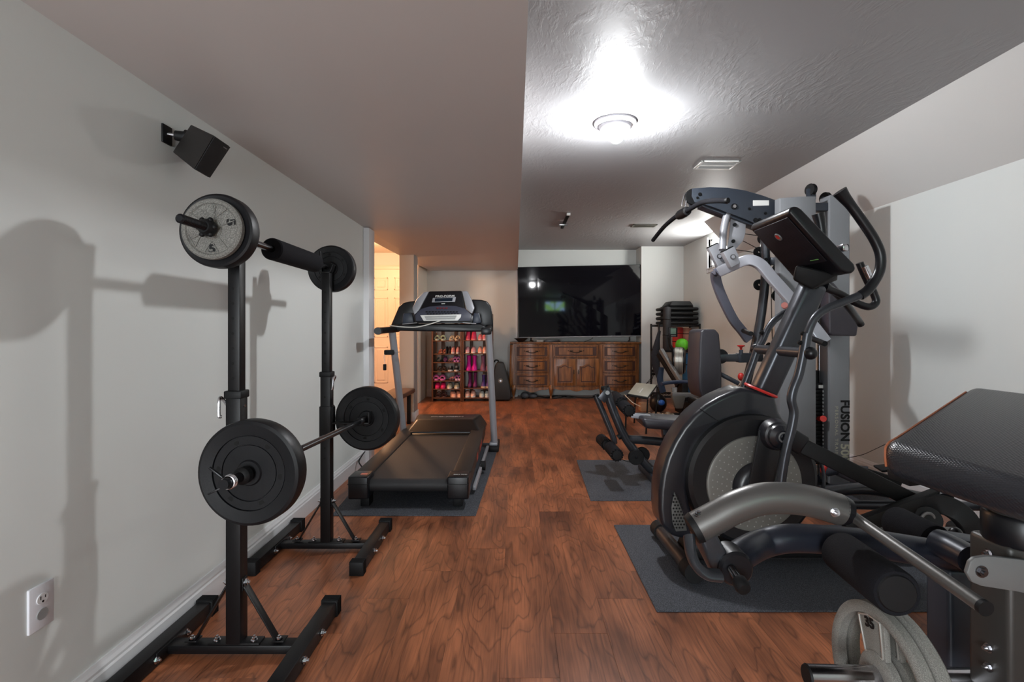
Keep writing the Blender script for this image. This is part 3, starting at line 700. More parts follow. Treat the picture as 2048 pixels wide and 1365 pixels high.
# belt: closed loop round the rollers
b = MB(); zt, rb = .178, .040
prof = [(4.66, zt)] + [(3.10 + rb - rb * math.sin(a) - 0, zt - rb + rb * math.cos(a)) for a in [math.pi * k / 10 for k in range(11)]] + [(4.66, zt - 2 * rb)]
b.prism([Vector((-.905, y, z)) for y, z in prof], (.515, 0, 0)); b.build('belt', mat('treadmill_belt', (33, 32, 34), .62, bump=(320, .4)), tm)
for s, xa, xb in ((-1, -1.005, -.900), (1, -.395, -.283)):
    MB().prism([(xa, 3.16, .195), (xb, 3.16, .187), (xb, 3.16, .10), (xa, 3.16, .09)], (.0, 1.62, 0.0), .006).build('foot_rail', M_RAIL, tm)
    xo, xi = (xa - .002, xb + .016) if s < 0 else (xa - .016, xb + .002)
    e = MB().box(xo, xi, 3.07, 3.21, .068, .205, .010, 3).build('end_cap', M_BLACKSAT, tm)
    MB().box(xo - .001, xi + .001, 3.068, 3.212, .158, .161).build('seam', M_RUBBER, e, smooth=False)
    fx = xi - .065 if s < 0 else xo + .03
    MB().box(fx, fx + .055, 3.13, 3.22, .006, .09, .006).build('rear_foot', M_BLACKMAT, tm)
    MB().box(xa + .03, xb - .02, 3.5, 4.9, .06, .10, .004).build('frame_rail', M_BLACKMAT, tm)
b = MB(); b.box(-.945, -.905, 3.115, 3.150, .2045, .2058); b.build('warning_sticker', mat('sticker_orange', (200, 110, 90), .5), tm, smooth=False)
text('Space Saver', .018, M_WHITE, tm, (-.335, 3.12, .2060), (1, 0, 0), (0, 1, 0), name='sticker_lettering', extrude=.0003)
# motor hood
y0, y1 = 4.42, 5.02
hd = [(-.985, y0 + .02, .10), (-.295, y0 + .02, .10), (-.265, y1, .10), (-1.015, y1, .10), (-.865, y0 + .20, .262), (-.400, y0 + .20, .262), (-.345, y1 - .05, .262), (-.925, y1 - .05, .262)]
mh = MB(); mh.prism([Vector((-.985, 4.45, .155)), Vector((-.905, 4.40, .185)), Vector((-.395, 4.40, .185)), Vector((-.290, 4.45, .155)), Vector((-.29, 4.45, .10)), Vector((-.985, 4.45, .10))], (0, .55, 0), .01)
mh.hexa([(-.985, 4.45, .15), (-.290, 4.45, .15), (-.270, 5.02, .15), (-1.010, 5.02, .15), (-.900, 4.66, .268), (-.385, 4.66, .268), (-.335, 4.98, .262), (-.945, 4.98, .262)], .022, 4)
hood = mh.build('motor_hood', M_HOOD, tm)
text('PRO-FORM', .050, mat('print_silver', (190, 190, 194), .4, .3), hood, (-.64, 4.80, .2655), (1, 0, 0), (0, 1, 0), sx=1.25, bold=.001, extrude=.0012)
MB().tube([(-.90, 4.41, .190), (-.85, 4.40, .200), (-.44, 4.40, .200), (-.39, 4.41, .190)], .008, seg=10).build('hood_lip', M_BLACKSAT, tm)
# uprights
for p0, p1, cx in ((P(989, 892, 4.62), P(977, 664, 4.42), 1), (P(809, 884, 4.66), P(784, 661, 4.36), -1)):
    MB().tube([p0, (p0 + p1) / 2, p1], .030, seg=16, smooth=2, flat=1.25, up=Y_).build('upright', M_SILVER, tm)
    MB().box(p0.x - .042, p0.x + .042, 4.50, 4.84, .006, .05, .008).build('base_foot', M_BLACKMAT, tm)
MB().box(-.235, -.16, 4.56, 4.66, .045, .075, .01).build('upright_socket', M_SILVER, tm)
# orange side sticker strips and transport wheel on the right flank
for ya, yb in ((3.75, 3.86), (4.05, 4.15), (4.22, 4.30)):
    MB().box(-.283, -.2815, ya, yb, .115, .165).build('side_sticker', mat('sticker_red', (170, 60, 45), .5), tm, smooth=False)
MB().bar((-.27, 3.35, .05), (-.245, 4.5, .05), .022, .03).build('lift_rail', M_SILVER, tm)
MB().cyl((-.262, 3.84, .065), (-.225, 3.84, .065), .035, bev=.006).build('transport_wheel', M_RUBBER, tm)
# console assembly
def Q(u, v, Y=4.40): return P(u, v, Y)
# big curved dark wings behind the console
wg = MB()
wl = [Q(u, v, 4.50) for u, v in ((781, 652), (786, 640), (797, 614), (806, 606), (820, 603), (835, 602), (836, 650), (800, 656))]
wg.prism(wl, (0, .06, 0), .012, 3); wg.build('console_wing', M_BLACKSAT, tm); wg = MB()
wr = [Q(u, v, 4.50) for u, v in ((943, 599), (962, 600), (974, 603), (981, 612), (984, 625), (986, 648), (985, 664), (966, 665), (940, 652))]
wg.prism(wr, (0, .06, 0), .012, 3)
wg.build('console_wing', M_BLACKSAT, tm)
# lower tray and handlebars
b = MB(); b.prism([Q(u, v, 4.36) for u, v in ((778, 652), (812, 648), (960, 648), (974, 655), (974, 664), (900, 664), (840, 663), (790, 662))], (0, .22, 0), .012, 3); b.build('console_tray', M_BLACKSAT, tm)
b = MB(); b.tube([Q(795, 659, 4.45), Q(780, 660, 4.25), Q(758, 662, 3.95)], .026, seg=16, smooth=4); b.tube([Q(975, 655, 4.50), Q(979, 656, 4.38), Q(976, 659, 4.20), Q(972, 660, 4.10)], .024, seg=16, smooth=4)
b.build('handlebar', M_BLACKMAT, tm)
MB().cyl(Q(757.5, 662.2, 3.95), Q(755, 662.6, 3.90), .030, .028, bev=.006).build('handlebar_end_cap', M_BLACKSAT, tm)
MB().box(-.275, -.195, 4.08, 4.16, 1.045, 1.10, .01).build('handlebar_end_cap', M_BLACKSAT, tm)
# main console (leans back)
def CQ(u, v):  # console face plane, leaning back towards the top
    Y = 4.30 + (650 - v) / 70.0 * .10
    return P(u, v, Y)
def slab(pts, m, name, th=.05, off=0.0, bev=.008, parent=tm):
    p = [CQ(u, v) + Vector((0, -off, off * .2)) for u, v in pts]
    return MB().prism(p, (0, th, -.0), bev, 2).build(name, m, parent)
cn = slab([(858, 583), (923, 582), (930, 618), (947, 632), (944, 647), (829, 647), (828, 632), (840, 618)], M_BLACKSAT, 'console_body', .10, 0, .008)
slab([(848, 585), (858, 584), (838, 622), (829, 631), (825, 617), (833, 600)], M_SILVER, 'silver_trim', .05, .012)
slab([(924, 583), (935, 583), (943, 600), (949, 617), (944, 629), (934, 620), (931, 612)], M_SILVER, 'silver_trim', .05, .012)
slab([(830, 632), (842, 619), (858, 614), (885, 612), (912, 613), (930, 618), (943, 630), (941, 643), (832, 643)], mat('slate_control_panel', (58, 60, 74), .4), 'control_panel', .03, .010, .004)
sc = slab([(866, 597), (912, 595), (910, 605), (864, 606)], M_SILVER, 'screen_bezel', .012, .012, .002)
slab([(870.5, 598.2), (906, 597), (905, 603.3), (870, 604.5)], M_LCD, 'lcd_screen', .01, .0145, 0, parent=sc)
fg = slab([(841, 632), (923, 630), (922, 636), (916, 643), (848, 643.5)], M_WHITE, 'fan_grille', .02, .020, .004)
for k in range(4): slab([(850 + k, 634 + k * 2.0), (914 - k, 633 + k * 2.0), (914 - k, 633.7 + k * 2.0), (850 + k, 634.7 + k * 2.0)], mat('grille_gap', (90, 90, 92), .6), 'grille_slot', .004, .0235, 0, parent=fg)
for row, vv in enumerate((625.0, 629.2)):
    u = 852 + row * 2
    while u < 918 - row * 3:
        slab([(u, vv - 1), (u + 4, vv - 1.1), (u + 4, vv + .8), (u, vv + .9)], M_RUBBER, 'button', .006, .0165, 0, parent=cn); u += 6.0
for u in (874, 880, 886, 892): slab([(u, 616.2), (u + 3.6, 616.2), (u + 3.6, 618.8), (u, 618.8)], mat('dim_red_led', (110, 35, 40), .4), 'segment_display', .004, .0165, 0, parent=cn)
slab([(883, 608.2), (890.5, 608), (890.5, 609.2), (883, 609.4)], M_WHITE, 'badge', .003, .012, 0, parent=cn)
o = CQ(890, 593.3) + Vector((0, -.004, .002))
text('PRO-FORM', .023, M_WHITE, cn, o, (1, 0, .02), (0, .25, .97), sx=1.45, bold=.0003)
slab([(805, 649), (834, 646.5), (835, 647.6), (806, 650.4)], mat('panel_grey_print', (140, 140, 142), .5), 'handrail_label', .01, .02, 0)
slab([(925, 645.5), (952, 648), (953, 649.4), (927, 647.6)], mat('panel_grey_print', (140, 140, 142), .5), 'handrail_label', .01, .02, 0)
for us in ((804, 829), (945, 963)):
    b = MB(); b.prism([Q(u, v, 4.36) for u, v in ((us[0] + 2, 627), (us[1] - 5, 626), (us[1] - 1, 646), (us[0], 649))], (0, .10, 0), .008, 2); b.build('bottle_holder', mat('holder_blue_black', (46, 52, 66), .4), tm)
b = MB(); b.tube([Q(779, 651.5, 4.12), Q(800, 654, 4.10), Q(830, 655, 4.08), Q(855, 650, 4.10), Q(880, 642, 4.18)], .0045, seg=8).build('cable', mat('light_grey_cable', (200, 198, 192), .5), tm)
# safety key hanging from its clip
MB().box(*sorted((Q(770, 0, 4.40).x, Q(790, 0, 4.40).x)), 4.36, 4.42, Q(0, 710, 4.4).z, Q(0, 700, 4.4).z, .008).build('clip_bracket', M_BLACKMAT, tm)
MB().cyl(Q(788, 704.5, 4.38), Q(799, 704.5, 4.38), .003).build('clip_pin', M_CHROME, tm)
MB().tube([Q(770, 703, 4.37), Q(768, 715, 4.36), Q(769, 722, 4.36), Q(769.5, 729, 4.36)], .0022, seg=6).build('safety_cord', M_WHITE, tm)
a = Q(769.5, 735, 4.36); MB().box(a.x - .013, a.x + .013, a.y - .01, a.y + .01, a.z - .026, a.z + .026, .004).build('safety_key', M_RUBBER, tm)
# power cord against the baseboard
b = MB(); b.tube([P(731, 902, 4.20), P(722, 915, 3.95), P(718, 924, 3.9), P(722, 932, 3.88), P(727, 937, 3.88)], .005, seg=8)
tag(b.build('power_cord', M_RUBBER, None), 'black power cord curving down behind the treadmill by the left wall', 'cord')
# ================================================================ DRESSER WITH TELEVISION
DY = 7.87; k_ = DY / F
def DZ(v): return CZ - (v - 656) * k_
def DX(u): return (u - 1031) * k_
dr = thing('dresser', 'carved cherry wood dresser with serpentine drawers under the television', 'dresser', ((DX(1018) + DX(1280)) / 2, 8.08, 0))
M_CH2 = M_CHERRY
M_HANDLE = mat('antique_brass', (52, 42, 34), .35, .6)
xa, xb = DX(1022), DX(1281)
def serp(x):   # plan of the front: two bulging ends, slightly hollow middle
    u = x / k_ + 1031
    def bulge(c, w): 
        q = (u - c) / w
        return math.cos(q * math.pi * 1.9) * .5 + .5 if abs(q) < .52 else 0
    return .030 * bulge(1064, 72) + .030 * bulge(1240, 76)
def front_strip(u0, u1, z0, z1, proud, depth, bev, n=24):
    x0, x1 = DX(u0), DX(u1); pts = []
    for i in range(n + 1):
        x = x0 + (x1 - x0) * i / n; pts.append(Vector((x, DY + .03 - serp(x) - proud, z0)))
    pts += [Vector((x1, DY + .03 + depth, z0)), Vector((x0, DY + .03 + depth, z0))]
    return MB().prism(pts, (0, 0, z1 - z0), bev, 1)
front_strip(1026, 1279, DZ(777), DZ(688), -.004, .36, 0).build('carcass', M_CHERRY, dr)
b = MB(); b.hexa([(DX(1018), DY + .03, DZ(776)), (DX(1026), DY + .02, DZ(776)), (DX(1026), DY + .40, DZ(776)), (DX(1018), DY + .40, DZ(776)), (DX(1020), DY + .03, DZ(690)), (DX(1026), DY + .02, DZ(690)), (DX(1026), DY + .40, DZ(690)), (DX(1020), DY + .40, DZ(690))], .004); b.build('side_panel', M_CHERRY, dr)
pts = []
for i in range(41):
    x = DX(1020) + (DX(1283) - DX(1020)) * i / 40; pts.append(Vector((x, DY + .03 - serp(x) - .028, DZ(688))))
pts += [Vector((DX(1283), DY + .41, DZ(688))), Vector((DX(1020), DY + .41, DZ(688)))]
MB().prism(pts, (0, 0, .024), .006, 2).build('top', M_CHERRY, dr)
def pull(u, v, w, par):
    z = DZ(v); x = DX(u); y = DY + .03 - serp(x) - .034
    b = MB(); hw = w * k_ / 2
    for s in (-1, 1):
        b.ball((x + s * hw * .62, y + .006, z + .004), .013, 1.6, .45, .8); b.ball((x + s * hw * .95, y + .007, z + .010), .007, 1.4, .5, 1); b.ball((x + s * hw * .42, y + .006, z + .011), .006)
    b.tube([(x - hw * .6, y, z + .002), (x - hw * .3, y - .012, z - .014), (x, y - .014, z - .018), (x + hw * .3, y - .012, z - .014), (x + hw * .6, y, z + .002)], .0062, seg=8)
    return b.build('handle', M_HANDLE, par)
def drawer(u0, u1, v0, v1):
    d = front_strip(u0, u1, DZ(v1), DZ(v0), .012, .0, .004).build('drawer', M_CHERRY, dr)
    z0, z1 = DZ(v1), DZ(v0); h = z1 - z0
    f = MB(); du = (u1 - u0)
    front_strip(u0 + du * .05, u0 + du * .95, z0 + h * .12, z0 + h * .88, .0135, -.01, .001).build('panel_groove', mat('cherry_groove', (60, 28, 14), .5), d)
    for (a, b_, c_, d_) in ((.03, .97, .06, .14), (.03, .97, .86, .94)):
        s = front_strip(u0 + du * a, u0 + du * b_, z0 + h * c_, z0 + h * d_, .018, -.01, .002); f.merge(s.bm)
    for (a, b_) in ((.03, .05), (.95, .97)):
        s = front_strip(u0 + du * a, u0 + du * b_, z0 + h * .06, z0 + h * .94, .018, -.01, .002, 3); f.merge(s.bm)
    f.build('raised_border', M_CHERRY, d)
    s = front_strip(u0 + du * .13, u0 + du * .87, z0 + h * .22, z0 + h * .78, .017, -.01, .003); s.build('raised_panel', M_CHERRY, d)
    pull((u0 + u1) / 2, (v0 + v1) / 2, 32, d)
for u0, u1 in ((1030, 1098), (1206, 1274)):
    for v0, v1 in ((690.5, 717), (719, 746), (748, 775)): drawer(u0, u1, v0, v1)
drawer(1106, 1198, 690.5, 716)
def arch(u0, u1, v0, v1, rise, y, th, m, name, par, bev=.002):
    z0, z1 = DZ(v1), DZ(v0); x0, x1 = DX(u0), DX(u1); pts = [Vector((x0, y, z0)), Vector((x1, y, z0)), Vector((x1, y, z1))]
    n = 14
    for i in range(n + 1):
        t = i / n; x = x1 - (x1 - x0) * (.10 + .80 * t); pts.append(Vector((x, y, z1 + rise * (.5 - .5 * math.cos(2 * math.pi * min(1, max(0, (t - .08) / .84)))) ** .75)))
    pts.append(Vector((x0, y, z1)))
    return MB().prism(pts, (0, th, 0), bev, 1).build(name, m, par)
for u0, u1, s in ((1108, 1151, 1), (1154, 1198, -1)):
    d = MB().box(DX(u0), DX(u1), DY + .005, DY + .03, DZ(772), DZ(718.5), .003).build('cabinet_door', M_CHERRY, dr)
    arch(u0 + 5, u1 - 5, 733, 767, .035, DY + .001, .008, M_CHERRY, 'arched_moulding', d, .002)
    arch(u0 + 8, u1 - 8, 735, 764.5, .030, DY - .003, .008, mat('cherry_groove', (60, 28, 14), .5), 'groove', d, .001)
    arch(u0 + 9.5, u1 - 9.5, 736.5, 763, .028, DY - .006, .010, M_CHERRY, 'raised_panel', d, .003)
    kx = DX(u1 - 3 if s > 0 else u0 + 3); MB().box(kx - .006, kx + .006, DY - .004, DY + .006, DZ(749), DZ(740), .002).build('key_plate', M_HANDLE, d)
# scalloped apron
def apron(u0, u1, deep, waves):
    x0, x1 = DX(u0), DX(u1); pts = []; n = 26; y = DY + .012
    for i in range(n + 1):
        t = i / n; pts.append(Vector((x0 + (x1 - x0) * t, y, DZ(778) - deep * (abs(math.sin(math.pi * t)) ** .8) * (.75 + .25 * math.cos(2 * math.pi * waves * (t - .5))))))
    pts += [Vector((x1, y, DZ(775))), Vector((x0, y, DZ(775)))]
    MB().prism(pts, (0, .02, 0), .002, 1).build('apron', M_CHERRY, dr)
apron(1031, 1098, .062, 2); apron(1106, 1200, .045, 3); apron(1206, 1272, .062, 2)
for u, y in ((1027, DY + .02), (1102, DY + .02), (1203, DY + .02), (1276, DY + .02), (1027, DY + .38), (1276, DY + .38)):
    x = DX(u)
    MB().tube([(x, y, DZ(772)), (x, y - .022, DZ(779)), (x, y - .012, DZ(787)), (x, y - .004, DZ(793)), (x, y - .012, .008)], .02, seg=12, rs=[.030, .034, .024, .015, .019], smooth=5).build('leg', M_CHERRY, dr)
for u in (1102, 1202): front_strip(u - 3.5, u + 3.5, DZ(775), DZ(690), .010, 0, .004, 2).build('stile', M_CHERRY, dr)

# television
tv = thing('television', 'very large flat black television standing on the cherry dresser', 'television', (1.03, 8.02, .887))
YT = 7.98
q = [P(1037.5, 676, YT), P(1288, 672.5, YT + .02), P(1287, 529, YT + .05), P(1034.7, 534.5, YT + .01)]
ins = lambda a: [ (q[0] * (1 - a) + q[2] * a), (q[1] * (1 - a) + q[3] * a), (q[2] * (1 - a) + q[0] * a), (q[3] * (1 - a) + q[1] * a)]
MB().hexa(q + [p + Vector((0, .045, 0)) for p in q], .003).build('housing', mat('tv_housing', (30, 30, 32), .4), tv)
i_ = [p + Vector((0, -.0015, 0)) for p in ins(.006)]
MB().hexa(i_ + [p + Vector((0, .003, 0)) for p in i_]).build('screen', mat('glossy_black_screen', (10, 10, 16), .045, spec=.28), tv, smooth=False)
b = MB(); b.bar(q[0] + Vector((0, -.003, .004)), q[1] + Vector((0, -.003, .004)), .012, .010, bev=.002); b.build('silver_bottom_strip', M_SILVER, tv)
text('LG', .022, M_SILVER, tv, (q[0] + q[1]) / 2 + Vector((0, -.010, -.006)), (1, 0, 0), (0, 0, 1))
for u, s in ((1062, 1), (1259, -1)):
    a = P(u, 676, 8.0); b = MB(); b.tube([a + Vector((0, .01, .01)), (a.x - s * .0, 8.0, .905), (a.x + s * .03, 7.93, .896)], .009, smooth=3, seg=8); b.tube([a + Vector((0, .01, .01)), (a.x, 8.0, .905), (a.x - s * .01, 8.10, .896)], .009, smooth=3, seg=8)
    b.build('foot', M_BLACKMAT, tv)
zt = DZ(688) + .024
bo = thing('bowl', 'dark scalloped bowl on the left end of the dresser top', 'bowl', P(1040, 686, 7.95))
pc = Vector((DX(1042), 7.98, zt))
MB().lathe([(0, .004), (.035, 0), (.045, .006), (.075, .030), (.105, .055), (.112, .058), (.100, .052), (.07, .034), (.04, .014), (0, .012)], pc, seg=28).build('shell', mat('dark_bowl_glaze', (36, 28, 28), .35), bo)
MB().ball(pc + Vector((.01, 0, .04)), .022, 1.8, 1, .6).ball(pc + Vector((-.04, 0, .045)), .02).build('contents', mat('brown_trinkets', (90, 70, 60), .6), bo)
tag(MB().box(DX(1090), DX(1121), 7.93, 8.06, zt, zt + .034, .004).build('cable_box', mat('cable_box_black', (26, 26, 30), .35), None), 'slim black cable box on the dresser below the television', 'cable box')
tag(MB().box(DX(1074), DX(1088), 8.0, 8.09, zt, zt + .028, .003).build('streaming_box', mat('grey_box_plastic', (150, 148, 145), .5), None), 'small pale grey box beside the black cable box on the dresser', 'box')
b = MB(); b.tube([P(1186, 676, 8.04), P(1180, 680, 8.03), (DX(1171), 8.0, zt + .006)], .004, seg=6)
tag(b.build('television_cable', M_RUBBER, None), 'thin black cable hanging from the television onto the dresser', 'cable')
b = MB()
for j, pts in enumerate(([(.1, 7.9), (.35, 7.98), (.6, 7.9), (.8, 8.02)], [(.3, 8.1), (.5, 7.95), (.62, 8.08), (.9, 7.96)], [(.45, 8.0), (.75, 8.06), (1.1, 7.95), (1.5, 8.05)])):
    b.tube([(x, y, .010 + .02 * ((i + j) % 2)) for i, (x, y) in enumerate(pts)], .006, seg=6)
tag(b.build('cable_tangle', M_RUBBER, None), 'tangle of black cables on the floor beneath the dresser', 'cables')
# slippers under the dresser
b = MB(); b.ball((DX(1050), DY + .10, .05), .085, .8, 1.1, .6).ball((DX(1066), DY + .12, .04), .08, .9, 1.0, .5)
tag(b.build('cloth_bag', mat('grey_cloth', (74, 78, 84), .8), None), 'crumpled grey cloth bag on the floor under the left end of the dresser', 'bag')
# black instrument case
gc = thing('instrument_case', 'black hard case with a round silver badge leaning beside the dresser', 'case', (-.20, 7.70, 0))
pts = [P(u, v, 7.64) for u, v in ((986, 801.5), (987, 765), (988, 742), (990, 731), (995, 724), (1007, 726), (1012, 742), (1018, 765), (1023, 792), (1020, 801.5))]
for p in pts:
    p.z = max(p.z, .002)
MB().prism([p for p in pts], (0.0, .18, 0), .02, 4).build('shell', mat('case_black', (26, 26, 27), .5, bump=(120, .3)), gc)
a = P(1001, 762, 7.635); MB().cyl(a + Vector((0, .004, 0)), a + Vector((0, -.004, 0)), .034, bev=.002).build('badge', M_IRON, gc)
MB().cyl(a + Vector((0, -.003, 0)), a + Vector((0, -.007, 0)), .014, bev=.002).build('badge_boss', M_CHROME, gc)
a = P(993, 724, 7.73); MB().tube([a + Vector((-.03, 0, -.01)), a + Vector((-.02, 0, .02)), a + Vector((.02, 0, .02)), a + Vector((.03, 0, -.01))], .012, seg=10).build('carry_handle', M_BLACKMAT, gc)

# ================================================================ BENCH AND STEP BY THE COLUMN
bn = thing('bench', 'dark brown padded bench standing before the hall column', 'bench', (-1.33, 5.6, 0))
s0 = [P(763, 792, 5.35), P(795, 804, 5.05), P(832, 779, 5.95), P(800, 772, 6.0)]
zb = sum(p.z for p in s0) / 4
zb = .40
MB().hexa([(-1.42, 5.05, zb - .05), (-1.19, 5.05, zb - .05), (-1.16, 5.93, zb - .05), (-1.42, 5.93, zb - .05), (-1.42, 5.05, zb), (-1.19, 5.05, zb), (-1.16, 5.93, zb), (-1.42, 5.93, zb)], .014, 3).build('seat', mat('brown_vinyl_seat', (92, 62, 46), .5), bn)
for x in (-1.38, -1.22):
    for y in (5.12, 5.86): MB().box(x - .02, x + .02, y - .02, y + .02, 0, zb - .05, .003).build('leg', M_BLACKMAT, bn)

# ================================================================ SHOE RACKS AND SHOES
RY = 7.62; rk = RY / F
def RX(u): return (u - 1031) * rk
def RZ(v): return CZ - (v - 656) * rk
M_RACK = mat('rack_brown_wood', (98, 58, 34), .5, var=(10, .25))
def rack(label, u0, u1, vs, slats):
    t = thing('shoe_rack', label, 'shoe rack', ((RX(u0) + RX(u1)) / 2, RY + .14, 0), 'wooden shoe racks')
    for u in (u0, u1 - 3.0): MB().box(RX(u), RX(u + 3.0), RY, RY + .28, 0.0, RZ(628), .002).build('side_post', M_RACK, t)
    for v in vs + [640]: MB().box(RX(u0 + 3), RX(u1 - 3), RY + .005, RY + .275, RZ(v) - .014, RZ(v), .002).build('shelf', M_RACK, t)
    for u in slats: MB().box(RX(u - 3.5), RX(u + 3.5), RY + .265, RY + .28, 0.02, RZ(630), .002).build('back_slat', M_RACK, t)
    return t
rack('brown wooden shoe rack on the left, next to the orange wall', 863, 923.5, [681.6, 708, 725, 743.5, 762, 778.5, 796], [881, 908])
rack('brown wooden shoe rack on the right, with rubber boots', 924.5, 985, [681, 707, 742, 777, 796], [940, 967])
# a rounded strip of trim wood left of the racks
struct(MB().box(RX(857), RX(862), 8.12, 8.2, 0.0, 1.02, .003), 'trim_4', mat('orange_wood_trim', (190, 130, 84), .5))
def shoe(kind, u, v, w, col, label, group, sole=(225, 220, 215), yaw=0.0, tilt=0.0, col2=None, h=None):
    """one shoe, toe or heel to the room, w pixels wide on the shelf line v"""
    x = RX(u); z0 = RZ(v); W = w * rk / 2; L = .22
    t = thing('shoe', label, 'shoe', (x, RY + .12, z0), group)
    m = mat('shoe_%d_%d_%d' % col, col, .55); ms = mat('sole_%d_%d_%d' % sole, sole, .6); m2 = mat('shoe_%d_%d_%d' % (col2 or (40, 40, 42)), col2 or (40, 40, 42), .6)
    cy, sy = math.cos(yaw), math.sin(yaw)
    def R(px, py, pz): return Vector((x + px * cy - py * sy, RY + .12 + px * sy + py * cy, z0 + pz))
    def ovals(lv, mm, name, seg=18):
        """stack of egg shaped sections: (z, half width, y0 (toe), y1 (heel))"""
        tb = bmesh.new(); rings = []
        for z, hw, ya, yb in lv:
            cy_ = (ya + yb) / 2; hl = (yb - ya) / 2; r = []
            for k in range(seg):
                a = 2 * math.pi * k / seg; wx = hw * math.cos(a) * (1 - .12 * math.sin(a)); r.append(tb.verts.new(R(wx, cy_ + hl * math.sin(a), z)))
            rings.append(r)
        for a, b in zip(rings, rings[1:]):
            for k in range(seg): tb.faces.new((a[k], a[(k + 1) % seg], b[(k + 1) % seg], b[k]))
        tb.faces.new(rings[0][::-1]); tb.faces.new(rings[-1]); bmesh.ops.recalc_face_normals(tb, faces=tb.faces)
        return MB().merge(tb).build(name, mm, t)
    a, b = -L / 2, L / 2
    if kind in ('sneaker', 'high'):
        H = h or (.085 if kind == 'sneaker' else .14)
        ovals([(0, W * .92, a, b), (.012, W, a - .002, b + .002), (.022, W * .98, a, b)], ms, 'sole')
        ovals([(.021, W * .96, a + .004, b - .004), (.045, W * .94, a + .008, b - .006), (H * .75, W * .78, a + .05, b - .01), (H, W * .60, a + .09, b - .014)], m, 'upper')
        b1 = MB()
        for k in range(3): b1.bar(R(-W * .45, a + .055 + k * .016, .056 + k * .009), R(W * .45, a + .055 + k * .016, .056 + k * .009), .006, .005, bev=.001, seg=1)
        b1.build('laces', ms, t)
        ovals([(H - .003, W * .46, a + .10, b - .03), (H + .002, W * .5, a + .10, b - .028)], m2, 'opening')
    elif kind == 'boot':
        H = h or .24
        ovals([(0, W * .95, a, b), (.015, W, a, b), (.024, W * .95, a + .002, b - .002)], m2 if col2 else m, 'sole')
        ovals([(.022, W * .92, a + .005, b - .005), (.05, W * .85, a + .02, b - .005), (.085, W * .66, a + .08, b - .006), (.13, W * .60, a + .105, b - .01), (H, W * .72, a + .09, b + .0)], m, 'shaft')
        b1 = MB().torus(R(0, (a + .09 + b) / 2, H), W * .7, .006, seg=18, n=6); b1.build('top_band', m2 if col2 else m, t)
    elif kind in ('slide', 'clog'):
        ovals([(0, W * .9, a, b), (.016, W, a - .002, b), (.026, W * .92, a + .004, b - .004)], ms if kind == 'slide' else m, 'sole')
        pts = [R(-W * .95, a + .07, .02), R(-W * .7, a + .07, .055), R(0, a + .065, .072), R(W * .7, a + .07, .055), R(W * .95, a + .07, .02)]
        MB().tube(pts, .012, seg=8, flat=3.0 if kind == 'slide' else 3.8, up=Vector((0, .97, .25))).build('strap', m, t)
        if kind == 'clog': MB().tube([R(-W * .9, .02, .03), R(-W * .7, .08, .05), R(0, b - .0, .055), R(W * .7, .08, .05), R(W * .9, .02, .03)], .008, seg=8).build('heel_strap', m, t)
    elif kind in ('sandal', 'flop'):
        s = MB(); # footbed leaning on its edge when tilted
        def T(px, py, pz): return R(px * math.cos(tilt) + pz * math.sin(tilt), py, W * abs(math.sin(tilt)) + px * math.sin(tilt) * 1.0 + pz * math.cos(tilt))
        pl = [T(W * 1.0 * math.cos(q) * (1 - .15 * math.sin(q)), L / 2 * math.sin(q), 0) for q in [2 * math.pi * k / 18 for k in range(18)]]
        up_ = (T(0, 0, .014) - T(0, 0, 0)); s.prism(pl, up_, .002, 1); s.build('sole', ms, t)
        s = MB(); s.prism([p + up_ * 1.02 for p in pl], up_ * .25); s.build('footbed', m2 if col2 else m, t)
        q1 = MB(); q1.tube([T(-W * .9, -.02, .012), T(-W * .4, -.045, .045), T(0, -.06, .05), T(W * .4, -.045, .045), T(W * .9, -.02, .012)], .006, seg=6, flat=2)
        if kind == 'sandal': q1.tube([T(-W * .9, .04, .012), T(-W * .5, .06, .055), T(0, .06, .065), T(W * .5, .06, .055), T(W * .9, .04, .012)], .006, seg=6, flat=2)
        else: q1.tube([T(0, -.06, .048), T(0, -.075, .012)], .004, seg=6, smooth=0)
        q1.build('strap', m, t)
    return t
def pair(kind, us, v, w, col, desc, where, **k):
    for u, s in zip(us, ('left', 'right')):
        shoe(kind, u, v, w, col, '%s, %s of the pair, %s' % (desc, s, where), 'shoes on the racks', **k)
L1, L2, L3, L4, L5, L6, L7 = 681.6, 708, 725, 743.5, 762, 778.5, 796
top = 'on the top visible shelf'
pair('slide', (873, 885), L1, 10.5, (150, 170, 150), 'pale green slide slipper', 'on the left rack', sole=(170, 180, 165))
pair('sandal', (901.5, 913), L1, 9.5, (196, 182, 160), 'cream strappy sandal', 'on the left rack', sole=(190, 176, 158))
pair('flop', (878, 886), L2, 9, (150, 86, 70), 'flat brown sandal', 'on the left rack', sole=(160, 110, 90), tilt=.2, yaw=.3)
pair('high', (892, 897.5), L2, 5.6, (34, 30, 34), 'small black shoe', 'on the left rack', sole=(40, 36, 38), h=.10)
pair('sneaker', (904.5, 914.5), L2, 8.5, (214, 150, 150), 'pale pink sneaker with red laces', 'on the left rack', sole=(222, 205, 200), h=.10, col2=(170, 60, 70))
pair('flop', (871, 880), L3, 8.5, (40, 66, 60), 'dark green flip-flop', 'on the left rack', sole=(60, 72, 66), tilt=.75)
pair('slide', (888.5, 890.5), L3, 4, (92, 50, 96), 'narrow purple slipper', 'on the left rack', sole=(80, 40, 80))
pair('flop', (896.5, 901.5), L3, 7.5, (214, 160, 150), 'pink striped flip-flop', 'on the left rack', sole=(150, 70, 66), tilt=1.05)
pair('clog', (909, 916), L3, 8, (176, 112, 172), 'lilac slipper with a white flower', 'on the left rack', col2=(240, 240, 240))
